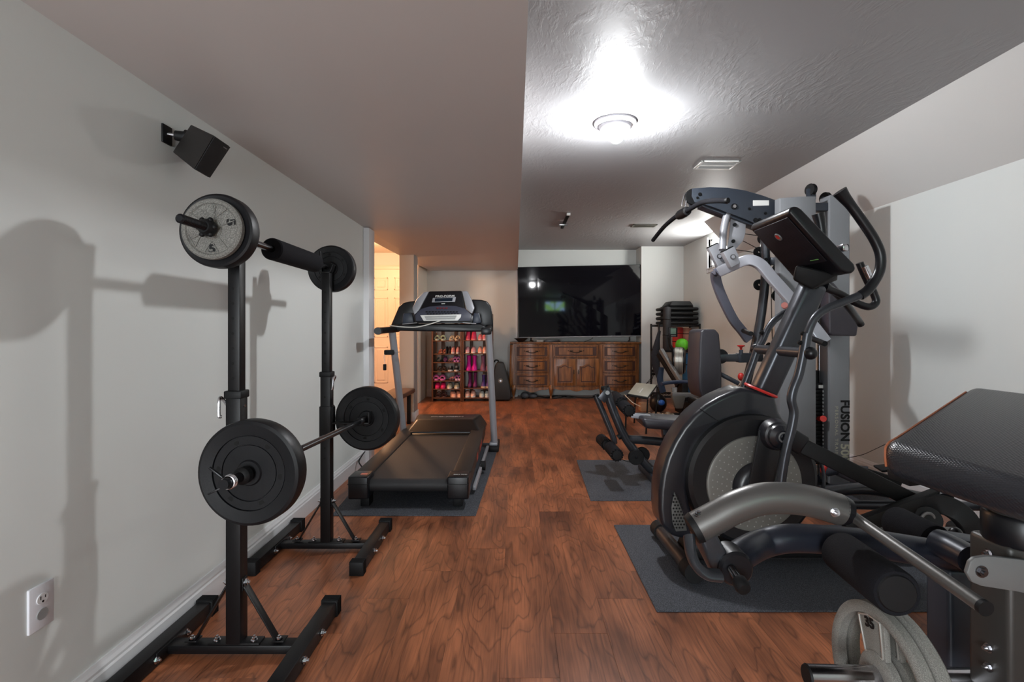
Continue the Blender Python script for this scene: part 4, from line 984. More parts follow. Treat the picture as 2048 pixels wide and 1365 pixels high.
pair('sandal', (877, 886), L4, 9.5, (96, 70, 56), 'brown strappy sandal', 'in the middle of the left rack', sole=(60, 50, 44))
pair('sneaker', (899, 911.5), L4, 10, (38, 34, 36), 'black low sneaker with white sole', 'on the left rack', h=.07)
pair('clog', (871, 883.5), L5, 11.5, (206, 106, 168), 'pink rubber clog', 'on the left rack', sole=(200, 110, 165))
pair('flop', (898, 903), L5, 7.5, (216, 160, 158), 'red and white striped flip-flop', 'on the left rack', sole=(140, 50, 54), tilt=1.05)
pair('slide', (912.5, 919), L5, 8, (160, 90, 150), 'purple and white striped slipper', 'on the left rack', sole=(222, 190, 220))
pair('sneaker', (873, 884.5), L6, 11, (232, 38, 108), 'hot pink shoe', 'on the left rack', sole=(214, 40, 96), col2=(150, 20, 60))
pair('sneaker', (897.5, 912.5), L6, 11.5, (190, 186, 160), 'silver and white sneaker', 'on the left rack', sole=(236, 234, 224), col2=(70, 66, 58), h=.08)
pair('sandal', (874.5, 886.5), L7, 11.5, (92, 58, 52), 'dark brown sandal', 'on the bottom shelf of the left rack', sole=(70, 48, 44))
pair('sneaker', (904, 916.5), L7, 12.5, (236, 178, 156), 'peach sneaker', 'on the bottom shelf of the left rack', sole=(240, 200, 182), yaw=.3, col2=(90, 60, 60))
pair('high', (935, 946.5), 681, 11.5, (196, 44, 88), 'raspberry high-top shoe', 'on the right rack', sole=(232, 120, 130))
pair('sneaker', (959.5, 968), 681, 9, (228, 130, 140), 'pink sneaker with white laces', 'on the right rack', sole=(240, 200, 196))
pair('sneaker', (933.5, 945.5), 707, 10, (222, 160, 168), 'light pink rounded shoe', 'on the right rack', sole=(236, 214, 206), h=.09, col2=(190, 130, 150))
pair('sneaker', (959, 968.5), 707, 9, (240, 170, 150), 'peach pink shoe', 'on the middle shelf of the right rack', sole=(246, 214, 196), h=.095)
pair('boot', (936, 947.5), 742, 12, (206, 20, 150), 'magenta rubber boot', 'on the right rack', h=.215)
pair('boot', (965, 976), 742, 12, (132, 84, 110), 'dusty mauve rubber boot', 'on the right rack', h=.215)
pair('boot', (938, 949), 777, 9.5, (120, 34, 96), 'dark purple rubber boot', 'on the right rack', h=.225, col2=(60, 20, 50))
pair('boot', (966, 975.5), 777, 10.5, (86, 62, 130), 'short violet snow boot with cream cuff', 'on the right rack', h=.19, col2=(200, 180, 150))
pair('sneaker', (933.5, 945), 796, 11, (240, 190, 172), 'peach and white running shoe', 'at the bottom of the right rack', col2=(220, 120, 100), h=.09)
pair('sneaker', (962.5, 973.5), 796, 10.5, (206, 214, 208), 'white running shoe', 'at the bottom of the right rack', h=.09, col2=(60, 60, 64))
# ================================================================ HOME GYM
YG = 3.68
gy = thing('home_gym', 'grey multi-station home gym with weight stack, lat beam and leg rollers', 'home gym', (1.4, YG, 0))
def G(u, v, Y=YG): return P(u, v, Y)
def gb(pts, th, m, name, Y, bev=.004, parent=None, seg=2):
    return MB().prism([P(u, v, Y) for u, v in pts], (0, th, 0), bev, seg).build(name, m, parent or gy)
# two tower shrouds
YC = 3.50
x0, x1, x2 = P(1564, 0, YC).x, P(1600, 0, YC).x, P(1632, 0, YC).x
zt = P(0, 393, YC).z
t1 = MB().prism([(x1, YC, .03), (x2, YC, .03), (x2, YC + .10, .03), (x0 + .06, YC + .16, .03), (x0, YC + .10, .03), (x0 + .01, YC + .045, .03)], (0, 0, zt - .03), .004).build('tower_shroud', M_TOWER, gy)
x3, x4 = P(1660, 0, YC).x, P(1702, 0, YC).x
t2 = MB().prism([(x3, YC, .03), (x4 - .012, YC, .03), (x4, YC + .015, .03), (x4 + .03, YC + .12, .03), (x3, YC + .12, .03)], (0, 0, zt - .02), .004).build('tower_shroud', M_TOWER, gy)
xc = (x3 + x4) / 2
text('FUSION', .082, M_RUBBER, t2, (xc + .028, YC - .001, P(0, 842, YC).z), (0, 0, -1), (1, 0, 0), sx=1.0, bold=.0030, name='lettering')
text('500', .082, mat('print_sand', (168, 166, 148), .5), t2, (xc + .028, YC - .001, P(0, 906, YC).z), (0, 0, -1), (1, 0, 0), sx=1.0, bold=.0020)
text('PERSONAL TRAINER', .030, mat('print_sand', (168, 166, 148), .5), t2, (xc - .028, YC - .001, P(0, 870, YC).z), (0, 0, -1), (1, 0, 0), sx=1.18, spacing=1.25)
# weight stack between the towers
sx0, sx1 = x2 - .03, x3 + .03
for i in range(20):
    z = .145 + i * .0262
    p = MB().box(sx0, sx1, 3.58, 3.68, z, z + .0235, .003).build('stack_plate', M_BLACK, gy)
    xh = P(1648, 0, 3.58).x
    MB().tube([(xh - .011, 3.5795, z + .012), (xh + .011, 3.5795, z + .012)], .0078, seg=12, smooth=0).build('number_label', M_WHITE, p)
zs = .145 + 20 * .0262
MB().box(sx0, sx1, 3.585, 3.675, zs, zs + .045, .004).build('stack_head', M_BLACKSAT, gy)
b = MB(); 
for x in (P(1642, 0, 3.58).x, P(1655, 0, 3.58).x): b.box(x - .016, x + .016, 3.578, 3.584, zs + .008, zs + .03, .001)
b.build('white_bumper', M_WHITE, gy)['kind'] = 'stuff'
MB().cyl(((sx0 + sx1) / 2 + .01, 3.62, zs + .04), ((sx0 + sx1) / 2 + .01, 3.62, zs + .13), .032, bev=.005).cyl(((sx0 + sx1) / 2 - .06, 3.62, zs + .04), ((sx0 + sx1) / 2 - .06, 3.62, zs + .10), .026, bev=.005).build('top_collar', M_BLACKMAT, gy)
for x in (P(1640, 0, 3.62).x, P(1653, 0, 3.62).x):
    MB().cyl((x, 3.63, .05), (x, 3.63, 1.86), .012, seg=16).build('guide_rod', M_STEEL, gy)
MB().cyl((P(1647, 0, 3.58).x - .03, 3.60, P(0, 838, 3.6).z), (P(1644, 0, 3.55).x - .02, 3.50, P(0, 838, 3.5).z), .014, .021, seg=20, bev=.004).build('selector_knob', M_RED, gy)
MB().box(x0 + .05, x4, YC + .12, YC + .30, .0, .06, .006).build('tower_base', M_SLATE, gy)
MB().box(x2 - .02, x3 + .02, YC + .02, YC + .10, P(0, 420, 3.5).z, P(0, 404, 3.5).z, .004).build('top_crossbar', M_SLATE, gy)
for u, v, Y in ((1622, 380, 3.62), (1651, 397, 3.66), (1652, 428, 3.66)):
    c = P(u, v, Y); a = Vector((.35, -1, 0)).normalized()
    MB().lathe([(.010, -.016), (.040, -.016), (.043, -.010), (.032, 0), (.043, .010), (.040, .016), (.010, .016)], c, X_ * .9 + Y_ * .3, seg=28).build('pulley', M_RUBBER, gy)
    MB().box(c.x - .03, c.x + .03, c.y - .012, c.y + .012, c.z - .07, c.z + .008, .003).build('pulley_bracket', M_SLATE, gy)
# curved lat beam
YB0 = YG - .06
top_ = [(1385, 377), (1420, 374.5), (1455, 375.5), (1490, 381), (1525, 391), (1566, 406)]
bot_ = [(1566, 440), (1545, 450), (1514, 449), (1490, 438), (1455, 425), (1425, 414), (1402, 407), (1390, 405), (1384, 392)]
arm = MB().prism([P(u, v, YB0) for u, v in top_ + bot_], (0, .012, 0), .002).build('lat_beam_plate', M_SLATE, gy)
MB().prism([P(u, v, YB0) + Vector((0, .11, 0)) for u, v in top_ + bot_], (0, .012, 0), .002).build('lat_beam_plate', M_SLATE, gy)
MB().bar(P(1400, 412, YG + .03), P(1512, 455, YG + .03), .10, .03, up=Z_, bev=.004).build('lat_beam_underside', M_SLATE, gy)
for u, v, r in ((1400, 389, .010), (1395, 396, .007), (1499, 418, .008), (1531, 427, .008), (1511, 441, .013), (1519, 440, .010)):
    bolt(MB(), P(u, v, YB0), (0, -1, 0), r, .006).build('beam_bolt', M_BLACK, arm)
b = MB(); c = P(1468, 413.5, YB0); b.cyl(c, c + Vector((0, -.006, 0)), .021, bev=.002); b.build('pivot_cap', M_BLACK, arm); MB().cyl(c, c + Vector((0, -.012, 0)), .013, seg=6).build('pivot_bolt', M_CHROME, arm)
gb([(1506, 401), (1538, 401), (1538, 411), (1506, 412)], .002, M_WHITE, 'rating_label', YB0 - .002, 0, arm)
MB().lathe([(.01, -.012), (.055, -.012), (.058, -.008), (.045, 0), (.058, .008), (.055, .012), (.01, .012)], P(1386, 394, YG), Y_, seg=32).build('pulley', M_RUBBER, gy)
# lat bar hanging from the beam
lb_ = thing('lat_bar', 'black bent lat pulldown bar hanging from the gym beam by a steel hook', 'lat bar', P(1365, 427, YG))
ends = [P(1453, 402, 3.08), P(1432, 401.5, 3.16), P(1405, 405, 3.35), P(1382, 417, 3.52), P(1366, 427, YG), P(1350, 435, 3.85), P(1330, 452, 4.1), P(1317, 467, 4.28), P(1306, 481, 4.42)]
MB().tube(ends, .0165, seg=16, smooth=6).build('bar', M_FOAM, lb_)
d = (ends[5] - ends[3]).normalized(); c = ends[4]
MB().lathe([(.018, -.09), (.030, -.085), (.035, -.05), (.035, .05), (.030, .085), (.018, .09)], c, d, seg=24).build('centre_sleeve', M_BLACKMAT, lb_)
a = P(1453, 402, 3.08); MB().cyl(a, a + Vector((.006, -.012, .0)), .019, .017, bev=.002).build('end_cap', M_RUBBER, lb_)
b = MB(); b.tube([P(1373, 424, YG), P(1364, 414, YG), P(1367, 396, YG), P(1371, 387, YG), P(1376, 390, YG), P(1373, 402, YG), P(1370, 418, YG)], .004, seg=8, smooth=4); b.build('snap_hook', M_CHROME, lb_)
# main upright (front side, dark curved) and top of it
MB().tube([P(1529, 468, YG + .05), P(1531, 520, YG + .05), P(1529, 575, YG + .05), P(1521, 640, YG + .05), P(1509, 700, YG + .05), P(1495, 760, YG + .05), P(1482, 830, YG + .05), P(1470, 905, YG + .05), P(1462, 958, YG + .05)], .030, seg=16, flat=1.2, up=Y_).build('main_upright', M_DKTUBE, gy)
MB().bar(P(1538, 523, YG + .05), P(1566, 523, YG + .0), .04, .055, up=Z_).build('upright_bracket', M_SLATE, gy)
for u, v in ((1526, 478), (1518, 505), (1520, 530), (1518, 570)):
    MB().lathe([(.01, -.012), (.036, -.012), (.040, -.006), (.030, 0), (.040, .006), (.036, .012), (.01, .012)], P(u, v, YG + .09), Y_, seg=24).build('pulley', M_RUBBER, gy)
for v in (485, 519): bolt(MB(), P(1532, v, YG + .01), (0, -1, 0), .009, .008).build('bolt', M_BLACK, gy)
for p, q in (((1489, 468), (1519, 472)), ((1484, 481), (1520, 500)), ((1466, 499), (1521, 507)), ((1541, 530), (1545, 700))):
    MB().tube([P(*p, YG + .05), P(*q, YG + .06)], .0028, seg=6, smooth=0).build('steel_cable', M_RUBBER, gy)
b = MB(); b.box(P(1548, 0, 3.75).x, P(1562, 0, 3.75).x, 3.72, 3.76, P(0, 600, 3.75).z, P(0, 531, 3.75).z, .005); b.build('pulley_guard', M_SLATE, gy)
for v in (540, 592): MB().lathe([(.01, -.012), (.040, -.012), (.044, -.006), (.034, 0), (.044, .006), (.040, .012), (.01, .012)], P(1556, v, 3.70), Y_, seg=24).build('pulley', M_RUBBER, gy)
# press arms: hanging pivot tube, gusset plate, two square sleeves, two long arms
MB().tube([P(1455, 428, YG), P(1450, 445, YG), P(1446, 470, YG), P(1445, 500, YG - .02)], .026, seg=16).build('press_pivot_tube', M_SILVER, gy)
gp = gb([(1462, 434), (1492, 446), (1491, 466), (1486, 482), (1468, 503), (1455, 497), (1459, 470)], .010, M_SILVER, 'press_gusset', YG + .01, .002)
for u, v in ((1469, 450), (1466, 483)): MB().cyl(P(u, v, YG + .01), P(u, v, YG + .01) + Vector((0, -.01, 0)), .013, bev=.003).build('plug', M_RUBBER, gp)
def sleeve(p0, p1, Y, w):
    s = MB().bar(P(*p0, Y), P(*p1, Y), .085, w, up=Y_, bev=.004).build('press_sleeve', M_SILVER, gy)
    d = (P(*p0, Y) - P(*p1, Y)).normalized(); MB().bar(P(*p0, Y) - d * .002, P(*p0, Y) + d * .008, .082, w - .004, up=Y_, bev=.006).build('end_cap', M_RUBBER, s)
    m_ = (P(*p0, Y) + P(*p1, Y)) / 2 - Y_ * (w / 2); b = MB().cyl(m_, m_ - Y_ * .006, .019, bev=.001).build('bolt_ring', M_STEEL, s)
    MB().cyl(m_ - Y_ * .004, m_ - Y_ * .010, .012, seg=12).build('bolt', M_SILVER, s)
sleeve((1425, 492), (1447, 536), YG + .10, .05)
sleeve((1454, 500), (1470, 531), YG - .10, .06)
MB().cyl(P(1440, 520, YG + .12), P(1466, 515, YG - .10), .018).build('pivot_shaft', M_STEEL, gy)
M_ARM = mat('press_arm_silver', (156, 158, 166), .34, .25)
MB().tube([P(1440, 543, YG + .02), P(1462, 533, YG - .06), P(1485, 523, YG - .12), P(1502, 521, YG - .15), P(1522, 531, YG - .18), P(1545, 558, YG - .22), P(1575, 592, YG - .27), P(1600, 622, YG - .32), P(1632, 662, YG - .38), P(1650, 685, YG - .40)], .037, seg=16, flat=.62, up=Y_, square=True).build('press_arm', M_ARM, gy)
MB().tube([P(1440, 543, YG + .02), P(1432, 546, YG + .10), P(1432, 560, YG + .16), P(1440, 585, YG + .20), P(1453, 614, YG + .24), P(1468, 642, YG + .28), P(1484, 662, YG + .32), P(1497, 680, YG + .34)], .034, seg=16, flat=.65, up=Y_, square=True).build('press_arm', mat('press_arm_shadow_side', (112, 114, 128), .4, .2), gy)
MB().cyl(P(1487, 662, YG + .25), P(1502, 668, YG + .0), .017, bev=.003).build('press_grip', M_BLACKMAT, gy)
MB().cyl(P(1620, 676, YG - .36), P(1650, 688, YG - .52), .017, bev=.003).build('press_grip', M_BLACKMAT, gy)
# wide butterfly / ab pad hanging in front of the right tower
gb([(1658, 562), (1658, 668), (1664, 672), (1714, 673), (1719, 642), (1707, 618), (1690, 590), (1668, 565)], .10, mat('dark_plastic_cover', (52, 48, 56), .4), 'cover', 3.34, .012, None, 3)
# backrest pad
prof = [(1398, 664), (1404, 659), (1428, 659), (1436, 668), (1438, 690), (1441, 735), (1441, 785), (1436, 797), (1420, 803), (1402, 797), (1396, 780), (1394, 745), (1396, 715), (1396, 690)]
bp = MB().prism([P(u + 3, v, 3.56) for u, v in prof], (-.0, .25, 0), .016, 3).build('backrest', M_DARKPAD, gy)
MB().bar(P(1434, 716, YG + .05), P(1524, 716, YG + .05), .045, .055, up=Z_, bev=.004).build('backrest_adjuster', M_DKTUBE, gy)
MB().bar(P(1474, 716, YG + .05), P(1500, 716, YG + .05), .056, .068, up=Z_, bev=.004).build('adjuster_sleeve', M_SLATE, gy)
b = MB().cyl(P(1482, 709, YG), P(1482, 700, YG), .014).build('pin_housing', M_SLATE, gy); MB().lathe([(.006, 0), (.010, .02), (.026, .030), (.026, .036), (0, .038)], P(1482, 701, YG), Z_, seg=20).build('pull_knob', M_RED, gy)
MB().lathe([(0, 0), (.05, 0), (.055, .01), (.05, .03), (0, .03)], P(1440, 713, YG + .06), Y_ * -1, seg=24).build('adjuster_disc', M_BLACKMAT, gy)
MB().bar(P(1440, 748, YG), P(1478, 768, YG - .05), .035, .03, up=Z_, bev=.004).build('release_lever', M_SLATE, gy)
MB().ball(P(1482, 754, YG - .05), .022, 1, 1, 1.3).build('lever_knob', M_RED, gy)
for u, v, Y in ((1446, 792, 3.80), (1487, 782, 3.95)):
    MB().lathe([(.02, -.03), (.048, -.03), (.052, 0), (.048, .03), (.02, .03)], P(u, v, Y), X_ * .3 + Y_, seg=24).build('roller_end', M_BLACKMAT, gy)
# seat
s = MB(); st = [P(1277, 838, 3.60), P(1404, 856, 3.56), P(1404, 833, 3.85), P(1283, 826, 3.85)]
ZS = .475
s.hexa([(.895, 3.54, ZS - .075), (1.36, 3.52, ZS - .11), (1.36, 3.84, ZS - .11), (.895, 3.82, ZS - .075), (.875, 3.54, ZS), (1.36, 3.52, ZS - .035), (1.36, 3.84, ZS - .035), (.875, 3.82, ZS)], .028, 4)
s.build('seat', M_DARKPAD, gy)
MB().tube([P(1331, 848, YG), P(1334, 880, YG), P(1346, 925, YG), P(1352, 968, YG)], .030, seg=12, square=True, up=Y_).build('seat_post', M_SLATE, gy)
MB().bar(P(1327, 873, YG - .03), P(1343, 873, YG - .03), .07, .02).build('seat_post_collar', M_BLACKMAT, gy)
MB().cyl(P(1348, 861, YG - .10), P(1400, 858, YG - .12), .020, bev=.004).build('leg_handle', M_BLACKMAT, gy)
MB().bar(P(1262, 831, YG), P(1300, 835, YG), .03, .035).build('seat_tube', M_SILVER, gy)
# front leg station
MB().tube([P(1211, 776, YG), P(1219, 802, YG), P(1232, 836, YG), P(1249, 873, YG), P(1275, 910, YG), P(1300, 938, YG), P(1318, 956, YG)], .031, seg=16).build('front_leg', M_DKTUBE, gy)
MB().cyl(P(1210.5, 779, YG), P(1209, 773, YG), .032, .030, bev=.006).build('leg_top_cap', M_RUBBER, gy)
MB().tube([P(1192, 793, YG), P(1208, 830, YG), P(1225, 872, YG), P(1229, 888, YG)], .022, seg=14).build('leg_swing_arm', M_DKTUBE, gy)
MB().cyl(P(1192, 793, YG), P(1191, 790, YG), .024, bev=.004).build('swing_cap', M_BLACKSAT, gy)
MB().bar(P(1202, 801, YG - .035), P(1216, 784, YG - .035), .006, .06, up=Vector((.7, 0, -.7)), bev=.002).build('hinge_plate', M_DKTUBE, gy)
MB().cyl(P(1215, 786, YG - .035), P(1215, 786, YG - .050), .015, bev=.003).build('hinge_bolt', M_GREYPL, gy)
def roller(c0, c1, name='foam_roller', r=.042):
    d = (c1 - c0); L = d.length; d.normalize()
    f = MB().lathe([(.012, 0), (r * .8, 0), (r, .008), (r, L - .008), (r * .8, L), (.012, L)], c0, d, seg=28).build(name, M_FOAM, gy)
    b = MB(); b.lathe([(0, -.010), (r * .74, -.008), (r * .8, 0), (0, 0)], c0, d, seg=28); b.build('end_cap', M_RUBBER, f)
    b = MB(); x, y, z = frame_from(d)
    for k in range(14):
        a = k * 2 * math.pi / 14; b.ball(c0 + (x * math.cos(a) + y * math.sin(a)) * r * .93 - d * .0, .006, u=8, v=6)
    o = b.build('cap_lugs', M_RUBBER, f); o['kind'] = 'stuff'
roller(P(1258, 822, 3.46), P(1247, 812, 3.62)); roller(P(1243, 806, 3.68), P(1229, 793, 3.90))
roller(P(1234, 911, 3.40), P(1220, 895, 3.62)); roller(P(1214, 890, 3.74), P(1202, 879, 3.98))
MB().cyl(P(1256, 820, 3.47), P(1230, 795, 3.89), .010).build('roller_axle', M_STEEL, gy); MB().cyl(P(1233, 910, 3.41), P(1203, 880, 3.97), .010).build('roller_axle', M_STEEL, gy)
MB().tube([P(1257, 879, YG), P(1300, 882, YG), P(1365, 889, YG), P(1410, 896, YG)], .030, seg=16).build('lower_frame_tube', M_DKTUBE, gy)
MB().bar(P(1300, 939, YG), P(1470, 955, YG), .055, .05, up=Z_, bev=.005).build('base_tube', M_SLATE, gy)
MB().bar((.98, 3.36, .035), (.98, 4.0, .035), .05, .05, up=Z_, bev=.005).build('cross_foot', M_SLATE, gy)
MB().lathe([(.01, -.012), (.052, -.012), (.055, -.008), (.043, 0), (.055, .008), (.052, .012), (.01, .012)], P(1284, 910, YG + .02), Y_, seg=28).build('pulley', M_RUBBER, gy); MB().lathe([(.01, -.012), (.052, -.012), (.055, -.008), (.043, 0), (.055, .008), (.052, .012), (.01, .012)], P(1272, 915, YG - .05), Y_, seg=28).build('pulley', M_RUBBER, gy)
MB().tube([P(1240, 918, YG), P(1256, 924, YG), P(1275, 926, YG)], .0026, seg=6).build('steel_cable', M_RUBBER, gy)
MB().cyl(P(1236, 876, YG), P(1245, 869, YG), .020, bev=.003).build('rubber_stop', M_RUBBER, gy)
# low rower footplate and red selector by the stack
b = MB(); b.tube([P(1655, 945, 3.4), P(1690, 938, 3.3), P(1735, 942, 3.25)], .028, seg=12); b.build('low_row_arm', M_SLATE, gy)
MB().ball(P(1648, 940, 3.4), .03, .8, .6, 1.2).build('red_stop', M_RED, gy)
MB().hexa([(P(1680, 0, 3.3).x, 3.15, .13), (P(1735, 0, 3.3).x, 3.15, .10), (P(1735, 0, 3.3).x, 3.45, .10), (P(1680, 0, 3.3).x, 3.45, .13), (P(1680, 0, 3.3).x, 3.15, .19), (P(1735, 0, 3.3).x, 3.15, .17), (P(1735, 0, 3.3).x, 3.45, .17), (P(1680, 0, 3.3).x, 3.45, .19)], .025, 3).build('foot_pad', M_DARKPAD, gy)
b = MB(); b.tube([P(1690, 917, 3.55), P(1722, 911, 3.3), P(1748, 900, 3.25), P(1775, 887, 3.2)], .0022, seg=6)
tag(b.build('thin_cord', M_RUBBER, None), 'thin black cord drooping from the gym tower towards the right wall', 'cord')

# ================================================================ ELLIPTICAL TRAINER
el = thing('elliptical_trainer', 'black front-drive elliptical trainer with a red collar and silver flywheel discs', 'elliptical trainer', (1.2, 2.42, 0))
YE = 2.30
M_SHELL = mat('elliptical_shell', (26, 27, 33), .32, coat=.25)
M_DISC = mat('silver_disc_paint', (120, 119, 114), .42, .3)
# rear shroud arc
outer = [(1322, 1052), (1318, 1020), (1319, 985), (1324, 950), (1334, 915), (1348, 885), (1366, 856), (1388, 830), (1412, 810), (1438, 795), (1463, 784), (1484, 777), (1552, 788), (1554, 802), (1560, 826), (1572, 846), (1590, 866)]
inner = [(1560, 880), (1520, 848), (1480, 843), (1445, 850), (1415, 872), (1393, 905), (1380, 940), (1376, 975), (1380, 1010), (1392, 1042), (1400, 1072), (1370, 1080), (1345, 1075)]
b = MB(); b.prism([P(u, v, 2.34) for u, v in outer + inner], (0, .16, 0), .022, 4)
sh = b.build('flywheel_shroud', M_SHELL, el)
MB().bar(P(1399, 818, 2.336), P(1449, 851, 2.336), .003, .003, bev=0).build('shroud_seam', M_RUBBER, sh, smooth=False)
# flywheel housing
CW = P(1508, 968, YE)
MB().lathe([(0, .0), (.275, .0), (.292, -.012), (.296, -.05), (.296, -.20), (.285, -.235), (0, -.24)], P(1508, 962, YE), -Y_, seg=72).build('flywheel_housing', mat('housing_black', (17, 17, 20), .42), el)
dsc = MB().lathe([(.0, .010), (.200, .010), (.212, .006), (.215, 0), (0, 0)], CW, -Y_, seg=72).build('side_disc', M_DISC, el)
b = MB()
for ring in range(6):
    r = .085 + ring * .021; n = 18 + ring * 4
    for k in range(n):
        a = 2 * math.pi * (k + .5 * (ring % 2)) / n + ring * .03
        b.ball(CW + Vector((math.cos(a) * r, -.010, math.sin(a) * r)), .0032, 1, .5, 1, u=6, v=4)
b.build('dimples', mat('dimple_bright', (165, 165, 160), .35, .3), dsc)['kind'] = 'stuff'
b = MB(); gm = mat('silver_mesh_grille', (92, 92, 90), .4, .3)
b.prism([P(u, v, 2.325) for u, v in ((1349, 985), (1343, 1015), (1345, 1045), (1352, 1064), (1374, 1062), (1367, 1030), (1356, 1000))], (0, .01, 0), .001); 
gr = b.build('vent_grille', gm, sh)
b = MB()
for k in range(44):
    u = 1347 + (k % 4) * 6 + (k // 4 % 2) * 3; v = 992 + (k // 4) * 6.4
    if u < 1345 + 12 + (v - 985) * .28: b.cyl(P(u, v, 2.325), P(u, v, 2.3235), .0045, seg=8)
b.build('grille_hole', mat('hole_shadow', (3, 3, 3), .9), gr)['kind'] = 'stuff'
# hub and crank
hub = P(1515, 975, YE)
MB().lathe([(0, .045), (.085, .045), (.105, .036), (.116, .018), (.120, 0), (0, 0)], hub, -Y_, seg=48).build('hub_cover', M_SHELL, el)
MB().lathe([(0, .055), (.052, .055), (.060, .045), (0, .04)], P(1519, 975, YE), -Y_, seg=32).build('crank_boss', M_SHELL, el)
MB().lathe([(.0, .062), (.007, .062), (.014, .060), (.014, .05), (0, .05)], P(1518, 976, YE), -Y_, seg=20).build('crank_bolt', M_CHROME, el)
pv = P(1562, 873, 2.20)
b = MB(); b.hexa([P(1493, 985, 2.235), P(1545, 985, 2.235), P(1545, 985, 2.265), P(1493, 985, 2.265), P(1518, 858, 2.235), P(1572, 862, 2.235), P(1572, 862, 2.265), P(1518, 858, 2.265)], .012, 3); b.build('crank_arm', mat('crank_black', (20, 20, 23), .38), el)
b = MB().lathe([(0, .075), (.030, .075), (.048, .062), (.052, .05), (.060, .045), (.066, .03), (.070, 0), (0, 0)], pv + Vector((-.006, .05, 0)), -Y_, seg=40).build('pivot_boss', M_SHELL, el)
MB().torus(pv + Vector((-.002, -.026, 0)), .019, .0045, Y_, seg=32).build('pivot_ring', M_GREYPL, b); MB().cyl(pv + Vector((-.002, -.02, 0)), pv + Vector((-.002, -.03, 0)), .010, seg=6).build('pivot_bolt', M_STEEL, b)
# pedal link bar and its socket
MB().bar(P(1556, 862, 2.235), P(1606, 893, 2.22), .05, .090, up=Vector((.45, 0, .9)), bev=.012, seg=3).build('link_socket', M_BLACKSAT, el)
MB().bar(P(1598, 889, 2.22), P(1845, 1012, 2.15), .035, .066, up=Vector((.45, 0, .9)), bev=.006).build('pedal_link', M_BLACKMAT, el)
MB().bar(P(1690, 1062, 2.10), P(1882, 990, 2.10), .04, .062, up=Z_, bev=.008).build('pedal_arm', M_BLACKMAT, el)
MB().tube([P(1842, 940, 2.30), P(1862, 958, 2.2), P(1880, 975, 2.12), P(1890, 996, 2.08)], .030, seg=16).build('pedal_tube', M_SHELL, el)
MB().tube([P(1850, 1010, 2.1), P(1880, 1008, 2.08), P(1912, 1022, 2.06), P(1935, 1045, 2.04), P(1950, 1080, 2.04)], .040, seg=12, flat=.5, up=Y_, square=True).build('curved_link', M_BLACKMAT, el)
MB().bar(P(1755, 938, 2.55), P(1848, 930, 2.5), .10, .012, up=Z_, bev=.003).build('pedal', M_BLACKMAT, el)
MB().bar(P(1795, 955, 2.4), P(1850, 948, 2.4), .14, .05, up=Z_, bev=.008).build('pedal', mat('pedal_dark', (30, 30, 32), .6), el)
MB().tube([P(1640, 985, 2.5), P(1735, 978, 2.5), P(1860, 1000, 2.5)], .03, seg=12).build('pedal_arm', M_SHELL, el)
MB().bar(P(1600, 905, 2.62), P(1800, 968, 2.62), .03, .05, up=Z_, bev=.005).build('pedal_link', M_BLACKMAT, el)
MB().cyl(P(1830, 1028, 2.22), P(1856, 1040, 2.06), .050, seg=32, bev=.006).build('rail_roller', M_RUBBER, el); MB().torus(P(1856, 1040, 2.057), .026, .006, Y_, seg=28).build('roller_ring', M_GREYPL, el)
for Y in (2.18, 2.52): MB().cyl(P(1700, 1062 if Y < 2.3 else 1010, Y), Vector((2.35, Y, .22)), .022, seg=16).build('guide_rail', M_GREYTUBE if Y < 2.3 else M_DKTUBE, el)
MB().box(.80, 2.32, 2.37, 2.47, .03, .10, .012, 3).build('base_beam', M_BLACKMAT, el)
MB().cyl((2.30, 2.10, .05), (2.30, 2.70, .05), .034, bev=.006).build('rear_stabilizer', M_BLACKMAT, el)
MB().box(2.27, 2.34, 2.38, 2.46, .05, .26, .008).build('rear_riser', M_BLACKMAT, el)
# front stabilizer with rubber ends
MB().cyl(P(1384, 1143, 2.19), P(1318, 1060, 2.66), .032, seg=24).build('front_stabilizer', mat('brown_black_tube', (58, 50, 48), .35, .3), el)
for c0, c1 in ((P(1389, 1148, 2.165), P(1376, 1134, 2.24)), (P(1316, 1056, 2.69), P(1324, 1066, 2.62))):
    MB().cyl(c0, c1, .042, seg=24, bev=.006).build('rubber_end', M_RUBBER, el)
MB().hexa([(.775, 2.33, .04), (.90, 2.33, .03), (.90, 2.50, .03), (.775, 2.50, .04), (.80, 2.34, .105), (.93, 2.34, .20), (.93, 2.49, .20), (.80, 2.49, .105)], .02, 3).build('front_frame_foot', M_BLACKMAT, el)
# mast
m0, m1 = P(1524, 790, 2.42), P(1628, 566, 2.37)
MB().bar(m0, m1, .085, .112, up=(Vector((1, 0, .45))), bev=.026, seg=4).build('mast', M_DKTUBE, el)
MB().lathe([(.055, 0), (.075, .002), (.078, .008), (.074, .014), (.055, .014)], P(1520, 784, 2.40), (m1 - m0), seg=40, sx=1.0).build('collar_ring', M_RED, el)
MB().lathe([(.0, 0), (.064, 0), (.070, .010), (0, .02)], P(1520, 787, 2.40), (m1 - m0), seg=40).build('collar_base', M_SHELL, el)
a = P(1582, 612, 2.345); MB().cyl(a + Vector((-.012, .03, 0)), a + Vector((-.020, .02, .004)), .014, bev=.002).build('mast_badge', mat('badge_red_silver', (190, 120, 112), .4), el)
for u, v in ((1607, 559), (1632, 573)): bolt(MB(), P(u, v, 2.32), (-.1, -1, 0), .010, .008).build('bolt', M_BLACK, el)
